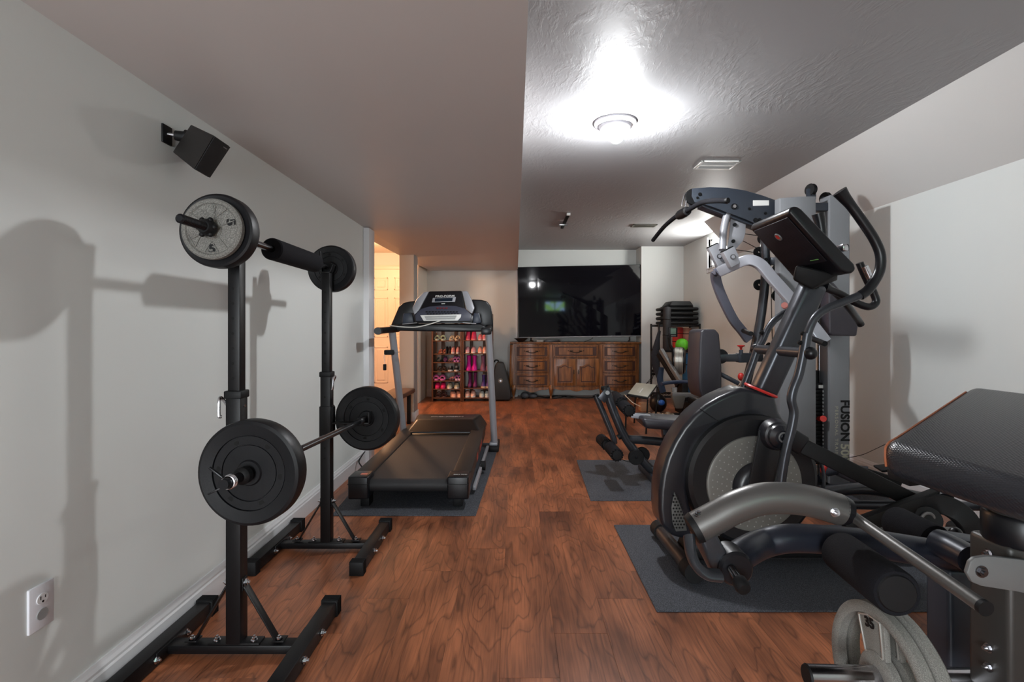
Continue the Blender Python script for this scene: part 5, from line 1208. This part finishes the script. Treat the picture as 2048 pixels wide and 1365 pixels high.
# console (leans back, its perforated back faces the television side)
def cons(Y, pts): return [Vector((x, Y, z)) for x, z in pts]
cp = [(1.158, 1.588), (1.166, 1.612), (1.192, 1.618), (1.215, 1.604), (1.438, 1.372), (1.446, 1.350), (1.432, 1.332), (1.405, 1.330), (1.375, 1.345)]
co = MB().prism(cons(2.17, cp), (0, .36, 0), .020, 4).build('console_housing', M_BLACKSAT, el)
nb_ = Vector((-.235, 0, -.205)).normalized()
nb_ = Vector((-(1.588 - 1.345), 0, -(1.375 - 1.158))).normalized()
ba, bb_ = Vector((1.158, 0, 1.588)), Vector((1.375, 0, 1.345))
bk = lambda t, y: ba.lerp(bb_, t) + Y_ * y
q = [bk(.05, 2.195), bk(.05, 2.505), bk(.82, 2.505), bk(.82, 2.195)]
q = [p + nb_ * .0015 for p in q]
MB().hexa(q + [p + nb_ * .004 for p in q], .002).build('speaker_mesh', M_MESHCLOTH, co)
c = bk(.27, 2.36) + nb_ * .006
up_ = Vector((-.5, 0, .8)).normalized()
MB().lathe([(0, .004), (.018, .004), (.021, 0), (0, 0)], c, nb_, seg=28).build('round_badge', M_GREYPL, co)
MB().lathe([(0, .006), (.012, .006), (.013, 0), (0, 0)], c + Vector((-.000, 0, .003)), nb_, seg=24).build('red_badge_centre', M_RED, co)
MB().bar(bk(.76, 2.23) + nb_ * .008, bk(.76, 2.28) + nb_ * .008, .012, .003).build('green_sticker', mat('sticker_green', (110, 170, 90), .5), co)
MB().hexa([P(1585, 560, 2.30), P(1625, 580, 2.28), P(1625, 580, 2.44), P(1585, 560, 2.44), P(1592, 530, 2.26), P(1678, 548, 2.26), P(1678, 560, 2.46), P(1592, 535, 2.46)], .012, 3).build('console_neck', M_BLACKMAT, el)
MB().box(1.40, 1.43, 2.19, 2.24, 1.43, 1.46, .006).build('console_clip', M_CHROME, el)
# near moving handlebar
YN, YF2 = 2.15, 2.58
def hb(pts, Y, r, m, name, **k): return MB().tube([P(u, v, Y if len(pts) else Y) for u, v in pts], r, **k).build(name, m, el)
hb([(1679, 383), (1689, 396), (1703, 413), (1731, 452), (1750, 482), (1761, 512), (1758, 545), (1738, 578), (1720, 592)], YN, .020, M_BLACKSAT, 'handlebar_grip', seg=18, rs=[.029, .024, .020, .020, .020, .020, .020, .020, .020])
hb([(1722, 590), (1690, 603), (1655, 617), (1632, 634), (1619, 658), (1611, 690), (1608, 704)], YN, .0165, M_DKTUBE, 'handlebar_tube', seg=16)
hb([(1614, 668), (1611, 686), (1608, 704)], YN, .021, M_DKTUBE, 'handlebar_clamp', seg=16)
for u, v in ((1606, 668), (1601, 686)): bolt(MB(), P(u, v, YN), (-1, -.2, 0), .008, .008).build('bolt', M_RUBBER, el)
hb([(1608, 700), (1603, 726), (1597, 752), (1587, 778), (1583, 800), (1588, 826), (1583, 858), (1575, 890), (1568, 924), (1562, 965), (1560, 1000)], YN, .019, M_DKTUBE, 'swing_arm', seg=16)
# far moving handlebar
hb([(1636, 428), (1641, 450), (1645, 480), (1650, 520), (1652, 548)], YF2, .020, M_BLACKSAT, 'handlebar_grip', seg=16, rs=[.030, .022, .020, .020])
hb([(1590, 621), (1570, 626), (1550, 640), (1536, 658), (1525, 682), (1514, 700)], YF2, .0165, M_DKTUBE, 'handlebar_tube', seg=16)
for u, v in ((1524, 666), (1521, 690), (1538, 690)): bolt(MB(), P(u, v, YF2), (-1, -.4, 0), .009, .010).build('bolt', M_RUBBER, el)
hb([(1514, 700), (1504, 730), (1492, 762), (1484, 785), (1480, 815)], YF2, .019, M_DKTUBE, 'swing_arm', seg=16)
MB().cyl(P(1622, 707, 2.13), P(1512, 699, 2.60), .023, seg=24).build('pivot_axle', M_DKTUBE, el)
MB().ball(P(1621, 707, 2.13), .027).build('axle_cap', M_BLACKSAT, el)
MB().cyl(P(1516, 699, 2.58), P(1510, 698.5, 2.615), .025, seg=24, bev=.006).build('axle_cap', M_BLACKSAT, el)
# fixed handlebars with pulse grips
MB().tube([P(1719, 526, 2.42), P(1727, 545, 2.42), P(1738, 568, 2.42), P(1748, 588, 2.42), P(1752, 605, 2.42), P(1738, 614, 2.42), P(1712, 606, 2.42), P(1680, 588, 2.42), P(1650, 576, 2.40)], .017, seg=14).build('fixed_handlebar', M_BLACKSAT, el)
MB().tube([P(1729, 533, 2.40), P(1740, 557, 2.40)], .015, seg=12, smooth=0).build('pulse_grip', M_CHROME, el)
MB().tube([P(1650, 570, 2.44), P(1675, 590, 2.5), P(1700, 618, 2.6), P(1716, 640, 2.72), P(1722, 650, 2.74)], .018, seg=14).build('fixed_handlebar', M_BLACKSAT, el)
# accessory tray under the elliptical body and far cap
MB().tube([P(1640, 1000, 2.30), P(1648, 960, 2.34), P(1640, 915, 2.40)], .008, seg=8).build('rear_trim_edge', M_SHELL, el)
# ================================================================ FOREGROUND WEIGHT BENCH
wb = thing('weight_bench', 'black padded weight bench with a leg developer and thick foam roller', 'weight bench', (1.1, 1.1, 0))
A0 = P(1756, 886, 1.15); B0 = P(1938, 768, 1.42)
back = Vector((.055, -.25, -.012)) 
C0 = A0 + back * 1.9; D0 = B0 + back * 1.9 + Vector((.10, 0, 0))
nrm = (B0 - A0).cross(C0 - A0).normalized()
if nrm.z < 0: nrm = -nrm
th = .082
b = MB(); b.hexa([A0 - nrm * th, C0 - nrm * th, D0 - nrm * th, B0 - nrm * th, A0, C0, D0, B0], .034, 6)
pad = b.build('seat_pad', M_VINYL, wb)
o1 = (B0 - A0).cross(nrm).normalized()
if o1.dot(X_) > 0: o1 = -o1
o2 = (C0 - A0).normalized()
R3 = .030 * .29
b = MB(); b.tube([A0 - o1 * R3 + o2 * -.0 - nrm * .055 + (B0 - A0).normalized() * .004, A0 - o1 * R3 - nrm * .030 + (B0 - A0).normalized() * .006, A0 - (o1 + nrm) * R3 + (B0 - A0).normalized() * .022, A0 - (o1 + nrm) * R3 + (B0 - A0) * .2, B0 - (o1 + nrm) * R3 - (B0 - A0) * .1], .0024, seg=8)
b.build('orange_piping', mat('orange_brown_piping', (150, 84, 52), .5), pad)
MB().hexa([P(1850, 925, 1.20) + Vector((0, 0, -.05)), (1.16, .80, .74), (1.40, .85, .74), (1.2, 1.3, .76), P(1850, 925, 1.20) + Vector((0, 0, -.01)), (1.16, .80, .77), (1.40, .85, .77), (1.2, 1.3, .80)], .004).build('pad_board', M_BLACKMAT, wb)
# telescoping post under the pad
px = P(2030, 0, 1.1).x + .01; py = 1.10
MB().cyl((px, py, .70), (px, py, .79), .052, bev=.002).build('upper_post', M_TAUPE, wb)
MB().lathe([(.050, 0), (.062, 0), (.064, .004), (.064, .055), (.060, .062), (.050, .062)], (px, py, .640), Z_, seg=40).build('post_collar', M_BLACKSAT, wb)
MB().box(px - .060, px + .07, py - .04, py + .06, .30, .645, .012, 3).build('lower_post', M_TAUPE, wb)
b = MB(); b.prism([Vector((px - .055, py - .03, z)) + Vector((dx, 0, 0)) for dx, z in ((0, .30), (.05, .26), (.085, .12), (.09, 0), (.22, 0), (.22, .34), (0, .34))], (0, .07, 0), .008, 2); b.build('curved_leg', M_TAUPE, wb)
for v in (1108, 1297, 1335): bolt(MB(), P(1978, v, 1.106), (-1, 0, 0), .0075, .008).build('carriage_bolt', M_CHROME, wb)
# dark front leg and the lower curved tube of the developer
YW = 1.34
MB().box(P(1886, 0, YW).x, P(1962, 0, YW).x, YW - .02, YW + .06, 0, P(0, 1135, YW).z, .012, 3).build('front_leg', M_SLATE, wb)
MB().tube([P(1463, 1123, 1.25), P(1490, 1105, 1.28), P(1525, 1088, YW), P(1570, 1078, YW), P(1640, 1079, YW), P(1740, 1088, YW), P(1840, 1103, YW), P(1950, 1122, YW)], .036, seg=24).build('lower_curved_tube', mat('navy_black_tube', (34, 37, 47), .36, .3), wb)
MB().tube([P(1872, 1085, 1.32), P(1905, 1100, 1.28), P(1945, 1122, 1.22)], .034, seg=18).build('branch_tube', mat('navy_black_tube', (34, 37, 47), .36, .3), wb)
MB().bar(P(1885, 1072, 1.32), P(1965, 1085, 1.28), .06, .012, up=Z_).build('seat_bracket', M_SLATE, wb)
MB().prism([P(u, v, 1.035) for u, v in ((1941, 1125), (1950, 1117), (1975, 1113), (2060, 1122), (2060, 1190), (2035, 1185), (1965, 1174), (1945, 1166), (1934, 1147))], (0, .010, 0), .003, 2).build('side_plate', M_GREYPL, wb)
bolt(MB(), P(1963, 1144, 1.034), (0, -1, 0), .009, .006).build('plate_bolt', M_STEEL, wb)
# upper silver tube
MB().tube([P(1392, 1056, 1.20), P(1430, 1036, 1.20), P(1470, 1015, 1.20), P(1520, 999, 1.20), P(1575, 997, 1.20), P(1625, 1004, 1.20), P(1680, 1020, 1.20)], .036, seg=28).build('upper_curved_tube', M_GREYTUBE, wb)
d = (P(1392, 1056, 1.20) - P(1430, 1036, 1.20)).normalized()
MB().cyl(P(1392, 1056, 1.20) - d * .002, P(1392, 1056, 1.20) + d * .012, .037, .033, seg=28, bev=.004).build('tube_plug', M_RUBBER, wb)
MB().cyl(P(1678, 1019, 1.20), P(1694, 1024, 1.20), .036, .031, seg=28, bev=.008).build('tube_plug', M_BLACKSAT, wb)
bolt(MB(), P(1669, 1025, 1.165), (0, -1, 0), .008, .008).build('bolt', M_CHROME, wb)
bolt(MB(), P(1397, 1031, 1.19), (0, -.2, 1), .009, .006).build('bolt', M_STEEL, wb)
# hinge bracket at the left end
MB().hexa([P(1375, 1060, 1.235), P(1395, 1062, 1.175), P(1425, 1052, 1.175), P(1405, 1050, 1.235), P(1418, 1142, 1.235), P(1425, 1146, 1.18), P(1468, 1128, 1.18), P(1460, 1125, 1.235)], .008, 3).build('hinge_bracket', M_DKTUBE, wb)
MB().lathe([(0, .035), (.034, .033), (.040, .026), (.041, -.03), (0, -.03)], P(1462, 1128, 1.20), -Y_, seg=36).build('hinge_barrel', M_BLACKSAT, wb)
MB().tube([P(1378, 1072, 1.19), P(1382, 1105, 1.17), P(1392, 1130, 1.15), P(1412, 1148, 1.14), P(1440, 1152, 1.14)], .012, seg=14, flat=1.8, up=Y_).build('curved_strap', M_DKTUBE, wb)
b = MB(); a = P(1462, 1138, 1.165); b.cyl(a, a + Vector((.004, -.035, -.012)), .010, seg=16); b.build('pop_pin_shaft', M_STEEL, wb)
MB().lathe([(0, .032), (.014, .030), (.017, .022), (.016, .004), (.011, 0), (0, 0)], a + Vector((.003, -.028, -.010)), Vector((.1, -1, -.35)), seg=20).build('pop_pin_knob', M_RUBBER, wb)
# foam roller and its end disc
r0, r1 = P(1794, 1188, 1.045), P(1682, 1104, 1.27)
ax = (r1 - r0).normalized(); L = (r1 - r0).length
MB().lathe([(.02, 0), (.044, 0), (.0475, .006), (.0485, .05), (.0485, L - .008), (.044, L), (.02, L)], r0, ax, seg=48).build('foam_roller', M_FOAM, wb)
MB().lathe([(0, -.004), (.0355, -.003), (.038, 0), (.038, .003), (0, .003)], r0, ax, seg=40).build('roller_end_disc', M_BLACKMAT, wb)
# far half of the roller pair
MB().lathe([(.02, 0), (.045, 0), (.047, .006), (.047, .14), (.045, .15), (.02, .15)], P(1872, 1085, 1.42), Y_, seg=36).build('foam_roller', M_FOAM, wb)
MB().ball(P(1911, 1067, 1.40), .016).build('ball_knob', M_BLACKSAT, wb)
# slim rod crossing the roller
k0, k1 = P(1692, 1024, 1.215), P(1964, 1213, .862)
MB().cyl(k0, k1, .0125, seg=24).build('cross_rod', M_GREYTUBE, wb)
MB().cyl(k1, k1 + (k1 - k0).normalized() * .008, .0132, seg=24, bev=.002).build('rod_end_cap', M_RUBBER, wb)
# weight peg
MB().cyl(P(1616, 1352, 1.17), (1.05, 1.17, .296), .0235, seg=32).build('weight_peg', M_CHROME, wb)
MB().cyl(P(1616, 1352, 1.17), P(1612, 1352, 1.17), .0245, .022, seg=32, bev=.003).build('peg_end_cap', M_RUBBER, wb)

# ================================================================ GRIP PLATES ON THE PEG
def grip_plate(x, label, show):
    R = .166; c = Vector((x, 1.17, .292)); t = thing('weight_plate', label, 'weight plate', c)
    def disc_ring(r0, r1, h, m, name, par):
        return MB().lathe([(r0, h * .7), (r0 + .006, h), ((r0 + r1) / 2, h * 1.1), (r1 - .006, h), (r1, h * .6), (r1, -h * .6), (r1 - .006, -h), (r0 + .006, -h), (r0, -h * .7), (r0, h * .7)], c, -X_, seg=72).build(name, m, par)
    disc_ring(R - .026, R, .015, M_CASTIRON, 'rim', t)
    hub_ = disc_ring(.025, .062, .013, M_CASTIRON, 'hub', t)
    for a0 in (77, 77 + 120, 77 + 240):
        a0 = math.radians(a0)
        def W(r, a, h=0.0): return c + Vector((-h, math.cos(a) * r, math.sin(a) * r))
        pts = [W(.050, a0 - .75), W(R - .022, a0 - .34), W(R - .022, a0), W(R - .022, a0 + .34), W(.050, a0 + .75)]
        w = MB().prism([p + Vector((.007, 0, 0)) for p in pts], (-.014, 0, 0), .003).build('spoke', M_CASTIRON, t)
        b = MB(); ins_ = [W(.062, a0 - .50, .008), W(R - .030, a0 - .27, .008), W(R - .028, a0, .008), W(R - .030, a0 + .27, .008), W(.062, a0 + .50, .008)]
        for p, q in zip(ins_, ins_[1:] + ins_[:1]): b.bar(p, q, .004, .004, up=X_, bev=.0008)
        b.build('raised_edge', mat('bright_worn_edge', (196, 194, 188), .3, .6), w)
        if show: 
            text('35', .030, M_BLACKMAT, w, W(R - .046, a0, .0088), Vector((0, math.sin(a0), -math.cos(a0))) * -1 if False else Vector((0, -math.sin(a0), math.cos(a0))) , Vector((0, math.cos(a0), math.sin(a0))), bold=.0012, sx=1.1)
    return t
grip_plate(.836, 'front grey cast iron grip plate marked 35 on the chrome peg', True)
grip_plate(.870, 'rear grey cast iron grip plate behind the one marked 35', False)

# ================================================================ FAR RIGHT CORNER: STORAGE RACK, STEPS, ROWING MACHINE
YR = 7.25
sr = thing('storage_rack', 'black wire storage rack full of exercise gear in the far right corner', 'storage rack', P(1360, 0, YR) * 1)
sr.location.z = 0
def R_(u, v, Y=YR): return P(u, v, Y)
xl, xr_ = R_(1318, 0).x, R_(1400, 0).x
zt_ = R_(0, 652).z
for x in (xl, xr_):
    for y in (YR, YR + .42): MB().cyl((x, y, .01), (x, y, zt_ + .03), .014, seg=12).build('post', M_BLACK, sr)
def wire_shelf(z):
    s = MB().bar((xl, YR, z), (xr_, YR, z), .012, .03, up=Z_, bev=.002).bar((xl, YR + .42, z), (xr_, YR + .42, z), .012, .03, up=Z_, bev=.002).bar((xl, YR, z), (xl, YR + .42, z), .012, .03, up=Z_, bev=.002).bar((xr_, YR, z), (xr_, YR + .42, z), .012, .03, up=Z_, bev=.002).build('shelf_rim', M_BLACK, sr)
    b = MB()
    for k in range(14):
        x = xl + (xr_ - xl) * (k + .5) / 14; b.cyl((x, YR, z + .012), (x, YR + .42, z + .012), .004, seg=6)
    b.build('shelf_wire', M_BLACK, s)['kind'] = 'stuff'
zs1 = R_(0, 703).z; zs2 = .12
for z in (zt_, zs1, zs2): wire_shelf(z)
for i, n in enumerate(('lowest', 'second from the bottom', 'third from the bottom')):
    pass
names = ['lowest black step riser in the stack on the storage rack', 'second black step riser from the bottom of the stack on the rack', 'third black step riser from the bottom of the stack on the rack', 'fourth black step riser from the bottom of the stack on the rack', 'topmost small black step block crowning the stack on the storage rack']
for i, nm in enumerate(names):
    z0 = zt_ + .018 + i * .066; u0, u1 = (1326, 1397) if i < 4 else (1338, 1388)
    x0_, x1_ = R_(u0, 0).x, R_(u1, 0).x
    t = thing('step_riser', nm, 'step riser', ((x0_ + x1_) / 2, YR + .2, z0), 'stacked step risers')
    if i < 4:
        MB().box(x0_, x1_, YR - .02, YR + .40, z0, z0 + .046, .022, 4).build('block', M_BLACKMAT, t)
        MB().box(x0_ + .06, x1_ - .06, YR + .03, YR + .35, z0 + .044, z0 + .0655, .008).build('raised_top', M_BLACKMAT, t)
    else:
        MB().hexa([(x0_, YR, z0), (x1_, YR, z0), (x1_, YR + .38, z0), (x0_, YR + .38, z0), (x0_ + .05, YR + .03, z0 + .07), (x1_ - .04, YR + .03, z0 + .07), (x1_ - .04, YR + .35, z0 + .07), (x0_ + .05, YR + .35, z0 + .07)], .014, 3).build('block', M_BLACKMAT, t)

zb_ = zs1 + .02
def upright_roll(label, u, r, z0, z1, col, Y=YR + .2, cat='foam roll', ang=0):
    x = R_(u, 0).x; t = thing('foam_roll', label, cat, (x, Y, z0))
    L = z1 - z0
    MB().lathe([(.02, 0), (r * .9, 0), (r, .01), (r, L - .01), (r * .9, L), (.02, L)], (x, Y, z0), Z_, seg=28).build('roll', mat('roll_%d_%d_%d' % col, col, .65, bump=(60, .3)), t)
    b = MB()
    for f_ in (.35, .72): b.torus((x, Y, z0 + L * f_), r, .006, Z_, seg=28, n=6)
    b.build('strap', M_RUBBER, t)
upright_roll('red exercise mat roll standing under the step stack', 1368, .075, zb_, zt_ - .02, (190, 46, 40), YR + .28)
upright_roll('pinkish orange roll beside the red one on the rack', 1388, .07, zb_, zt_ - .03, (206, 140, 116), YR + .30)
upright_roll('blue exercise mat roll in the lower part of the storage rack', 1386, .095, .14, zs1 - .03, (16, 96, 150), YR + .16)
upright_roll('tall black roll on the left side of the storage rack', 1330, .055, zs1 + .02, zt_ + .26, (32, 32, 36), YR - .09)
t = thing('exercise_ball', 'bright lime green ball on the storage rack shelf', 'ball', R_(1364, 690, YR + .10))
cb_ = R_(1364, 690, YR + .08); MB().ball(cb_, .092, u=28, v=16).build('ball_skin', mat('lime_green_rubber', (110, 214, 50), .5), t)
MB().torus(cb_, .0915, .002, X_ + Y_ * .3, seg=32, n=6).build('moulded_seam', mat('lime_green_rubber', (110, 214, 50), .5), t)
t = thing('hand_grips', 'pair of white and black hand grips lying beside the green ball', 'hand grips', R_(1385, 694))
for u, v in ((1383, 692), (1390, 693)): MB().torus(R_(u, v, YR + .04), .028, .008, X_ + Y_, seg=18, n=8).build('grip_ring', M_WHITE, t)
t = thing('gear_bag', 'dark clothes and straps hanging on the left of the rack', 'straps', R_(1316, 740, YR - .05))
b = MB(); b.tube([R_(1319, 662, YR - .04), R_(1313, 690, YR - .06), R_(1309, 715, YR - .06), R_(1313, 740, YR - .05), R_(1320, 765, YR - .05)], .05, seg=10, flat=.6, up=Y_, rs=[.02, .04, .055, .045, .02]); b.build('hanging_cloth', mat('dark_cloth', (34, 34, 40), .9), t)
b = MB(); b.tube([R_(1322, 735, YR - .05), R_(1320, 760, YR - .06), R_(1326, 785, YR - .06)], .045, seg=10, flat=.7, up=Y_); b.build('blue_cloth', mat('navy_cloth', (40, 56, 80), .9), t)
# rowing machine standing in front of the rack, seen end-on
rw = thing('rowing_machine', 'black rowing machine with a silver flywheel cage and small green screen', 'rowing machine', (2.3, 6.2, 0))
YM = 6.60
def W_(u, v, Y=YM): return P(u, v, Y)
AX = (X_ - Y_ * .30).normalized()
MB().lathe([(.0, .085), (.14, .085), (.168, .065), (.168, -.065), (.14, -.085), (0, -.085)], W_(1357, 722), AX, seg=40).build('flywheel_housing', M_BLACKSAT, rw)
cg = MB().lathe([(.168, -.050), (.175, -.044), (.175, .044), (.168, .050)], W_(1357, 722), AX, seg=48).build('perforated_cage', mat('cage_silver', (196, 194, 186), .35, .6), rw)
b = MB()
for k in range(6): b.torus(W_(1357, 722) + AX * (-.036 + k * .0145), .1755, .002, AX, seg=48, n=5)
b.build('cage_wires', mat('cage_gap', (80, 78, 74), .5), cg)['kind'] = 'stuff'
MB().tube([W_(1346, 700), W_(1340, 690), W_(1338, 675)], .018, seg=10).build('monitor_arm', M_BLACKMAT, rw)
a = W_(1347, 664, 6.35); mo = MB().box(a.x - .052, a.x + .052, a.y, a.y + .03, a.z - .065, a.z + .055, .006).build('monitor', M_BLACKSAT, rw)
MB().box(a.x - .036, a.x + .030, a.y - .002, a.y + .001, a.z - .030, a.z + .042, .001).build('green_lcd_screen', mat('green_grey_lcd', (110, 140, 125), .3), mo)
MB().box(a.x - .03, a.x + .03, a.y - .002, a.y + .001, a.z - .056, a.z - .042, .001).build('button_row', M_GREYPL, mo)
MB().bar(W_(1322, 700, 6.7), W_(1362, 766, 6.3), .05, .05, up=Z_).build('front_strut', M_GREYPL, rw)
MB().bar(W_(1316, 708, 6.75), W_(1356, 772, 6.35), .03, .06, up=Z_).build('front_strut', M_BLACKMAT, rw)
MB().tube([W_(1323, 768, 6.1), W_(1345, 765, 6.15), W_(1368, 764, 6.15), W_(1394, 767, 6.1)], .022, seg=12).build('pull_handle', mat('navy_grip', (40, 54, 80), .5), rw)
for u in (1349, 1387):
    MB().hexa([W_(u - 5, 788, 5.95), W_(u + 5, 789, 5.95), W_(u + 5, 789, 6.05), W_(u - 5, 788, 6.05), W_(u - 6, 775, 6.10), W_(u + 6, 775, 6.10), W_(u + 6, 775, 6.18), W_(u - 6, 775, 6.18)], .012, 2).build('foot_plate', M_GREYPL, rw)
MB().bar(W_(1343, 790, 5.95), W_(1398, 791, 5.95), .08, .05, up=Z_, bev=.008).build('foot_crosspiece', M_GREYPL, rw)
MB().prism([W_(u, v, 5.9) for u, v in ((1344, 792), (1372, 792), (1366, 818), (1352, 818))], (0, .08, 0), .01).build('front_support', mat('taupe_shell', (92, 90, 84), .5), rw)
MB().bar(W_(1380, 800, 5.9), W_(1450, 830, 5.0), .06, .07, up=Z_).build('seat_rail', M_BLACKMAT, rw)
MB().bar(W_(1384, 795, 5.9), W_(1450, 818, 5.0), .03, .015, up=Z_).build('rail_cap', M_GREYPL, rw)
MB().box(1.86, 2.5, 6.25, 6.32, 0.0, .05, .008).build('floor_foot', M_BLACKMAT, rw)
MB().box(2.06, 2.12, 5.9, 6.3, .04, .20, .008).build('neck', M_BLACKMAT, rw)
MB().box(2.05, 2.13, 6.3, 6.6, .03, .42, .01).build('body', M_BLACKMAT, rw)
# pale tilted panel on a black frame
tp_ = thing('tilted_panel', 'pale grey tilted panel in a black frame standing near the dresser', 'panel', P(1283, 830, 5.6))
tp_.location.z = 0
Yp = 5.6
q = [P(1254, 789, 5.35), P(1296, 796, 5.30), P(1315, 770, 5.85), P(1272, 766, 5.90)]
n_ = (q[1] - q[0]).cross(q[3] - q[0]).normalized()
if n_.z < 0: n_ = -n_
MB().hexa([p - n_ * .02 for p in q] + q, .004).build('black_frame', M_BLACKMAT, tp_)
ctr = sum(q, Vector()) / 4; qi = [ctr + (p - ctr) * .94 + n_ * .001 for p in q]
MB().hexa(qi + [p + n_ * .004 for p in qi], .001).build('grey_face', mat('pale_grey_sheet', (178, 176, 162), .4), tp_)
m0_, m1_ = ctr + (q[0] + q[1] - 2 * ctr) * .30 + n_ * .006, ctr + n_ * .006 + (q[2] + q[3] - 2 * ctr) * .05
MB().bar(m0_, m1_, .012, .002, up=n_, bev=0).build('white_stripe', M_WHITE, tp_)
for p in q: MB().cyl(p - n_ * .02, Vector((p.x * .985, p.y, .0)), .009, seg=10).build('leg', M_BLACKMAT, tp_)
b = MB(); b.tube([P(1249, 790, 5.3), P(1256, 797, 5.1), P(1266, 806, 4.9), P(1280, 813, 4.7)], .004, seg=6)
tag(b.build('white_cable', mat('off_white_cable', (205, 196, 176), .5), None), 'off-white cable looping from the tilted panel towards the gym seat', 'cable')
# floor clutter behind the gym seat
t = thing('folded_towel', 'crumpled beige and grey towel on the floor behind the gym seat', 'towel', P(1312, 812, 6.4))
t.location.z = 0
a = P(1313, 812, 6.0); b = MB()
for i in range(7):
    x = a.x - .16 + i * .055; b.tube([(x - .03, 5.85, .01), (x, 5.93, .05 + .02 * (i % 3)), (x + .03, 6.05, .06 + .015 * (i % 2)), (x + .04, 6.15, .012)], .03, seg=8)
b.build('cloth_folds', mat('beige_towel', (150, 134, 116), .95), t)
tag(MB().ball(P(1323, 806, 6.3), .04, 1, 1, .9).build('blue_bottle_cap', mat('cobalt_plastic', (30, 90, 170), .4), None), 'small cobalt blue object on the floor by the rowing machine', 'bottle')
t = thing('helmet', 'dark round glossy helmet on the floor left of the rowing machine', 'helmet', P(1316, 800, 6.6)); t.location.z = .0
hx = P(1316, 0, 6.6).x
b = MB(); b.ball((hx, 6.6, .13), .11, 1, 1, 1.1); b.build('shell', M_BLACKSAT, t); MB().torus((hx, 6.58, .14), .085, .008, Y_, seg=24).build('visor_rim', M_STEEL, t)
tag(MB().box(P(1282, 0, 6.7).x, P(1300, 0, 6.7).x, 6.7, 6.85, 0, .11, .01).build('cardboard_box', mat('tan_cardboard', (170, 130, 100), .8), None), 'small tan box on the floor behind the tilted panel', 'box')
# outlet with plugs on the far wall
t = thing('wall_outlet', 'outlet with black plugs on the far wall beside the storage rack', 'outlet', P(1306, 745, 7.97))
a = P(1306, 745, 7.975); MB().box(a.x - .035, a.x + .035, 7.968, 7.98, a.z - .057, a.z + .057, .003).build('cover_plate', M_WHITE, t)
MB().box(a.x - .022, a.x + .022, 7.93, 7.97, a.z - .045, a.z - .008, .006).box(a.x - .022, a.x + .022, 7.93, 7.97, a.z + .006, a.z + .045, .006).build('plug', M_RUBBER, t)
b = MB(); b.tube([(a.x, 7.93, a.z - .03), (a.x - .05, 7.90, a.z - .12), P(1292, 768, 7.5)], .005, seg=6); b.tube([(a.x, 7.93, a.z + .02), (a.x - .07, 7.88, a.z - .10), P(1290, 770, 7.4)], .005, seg=6); b.build('plug_cable', M_RUBBER, t)
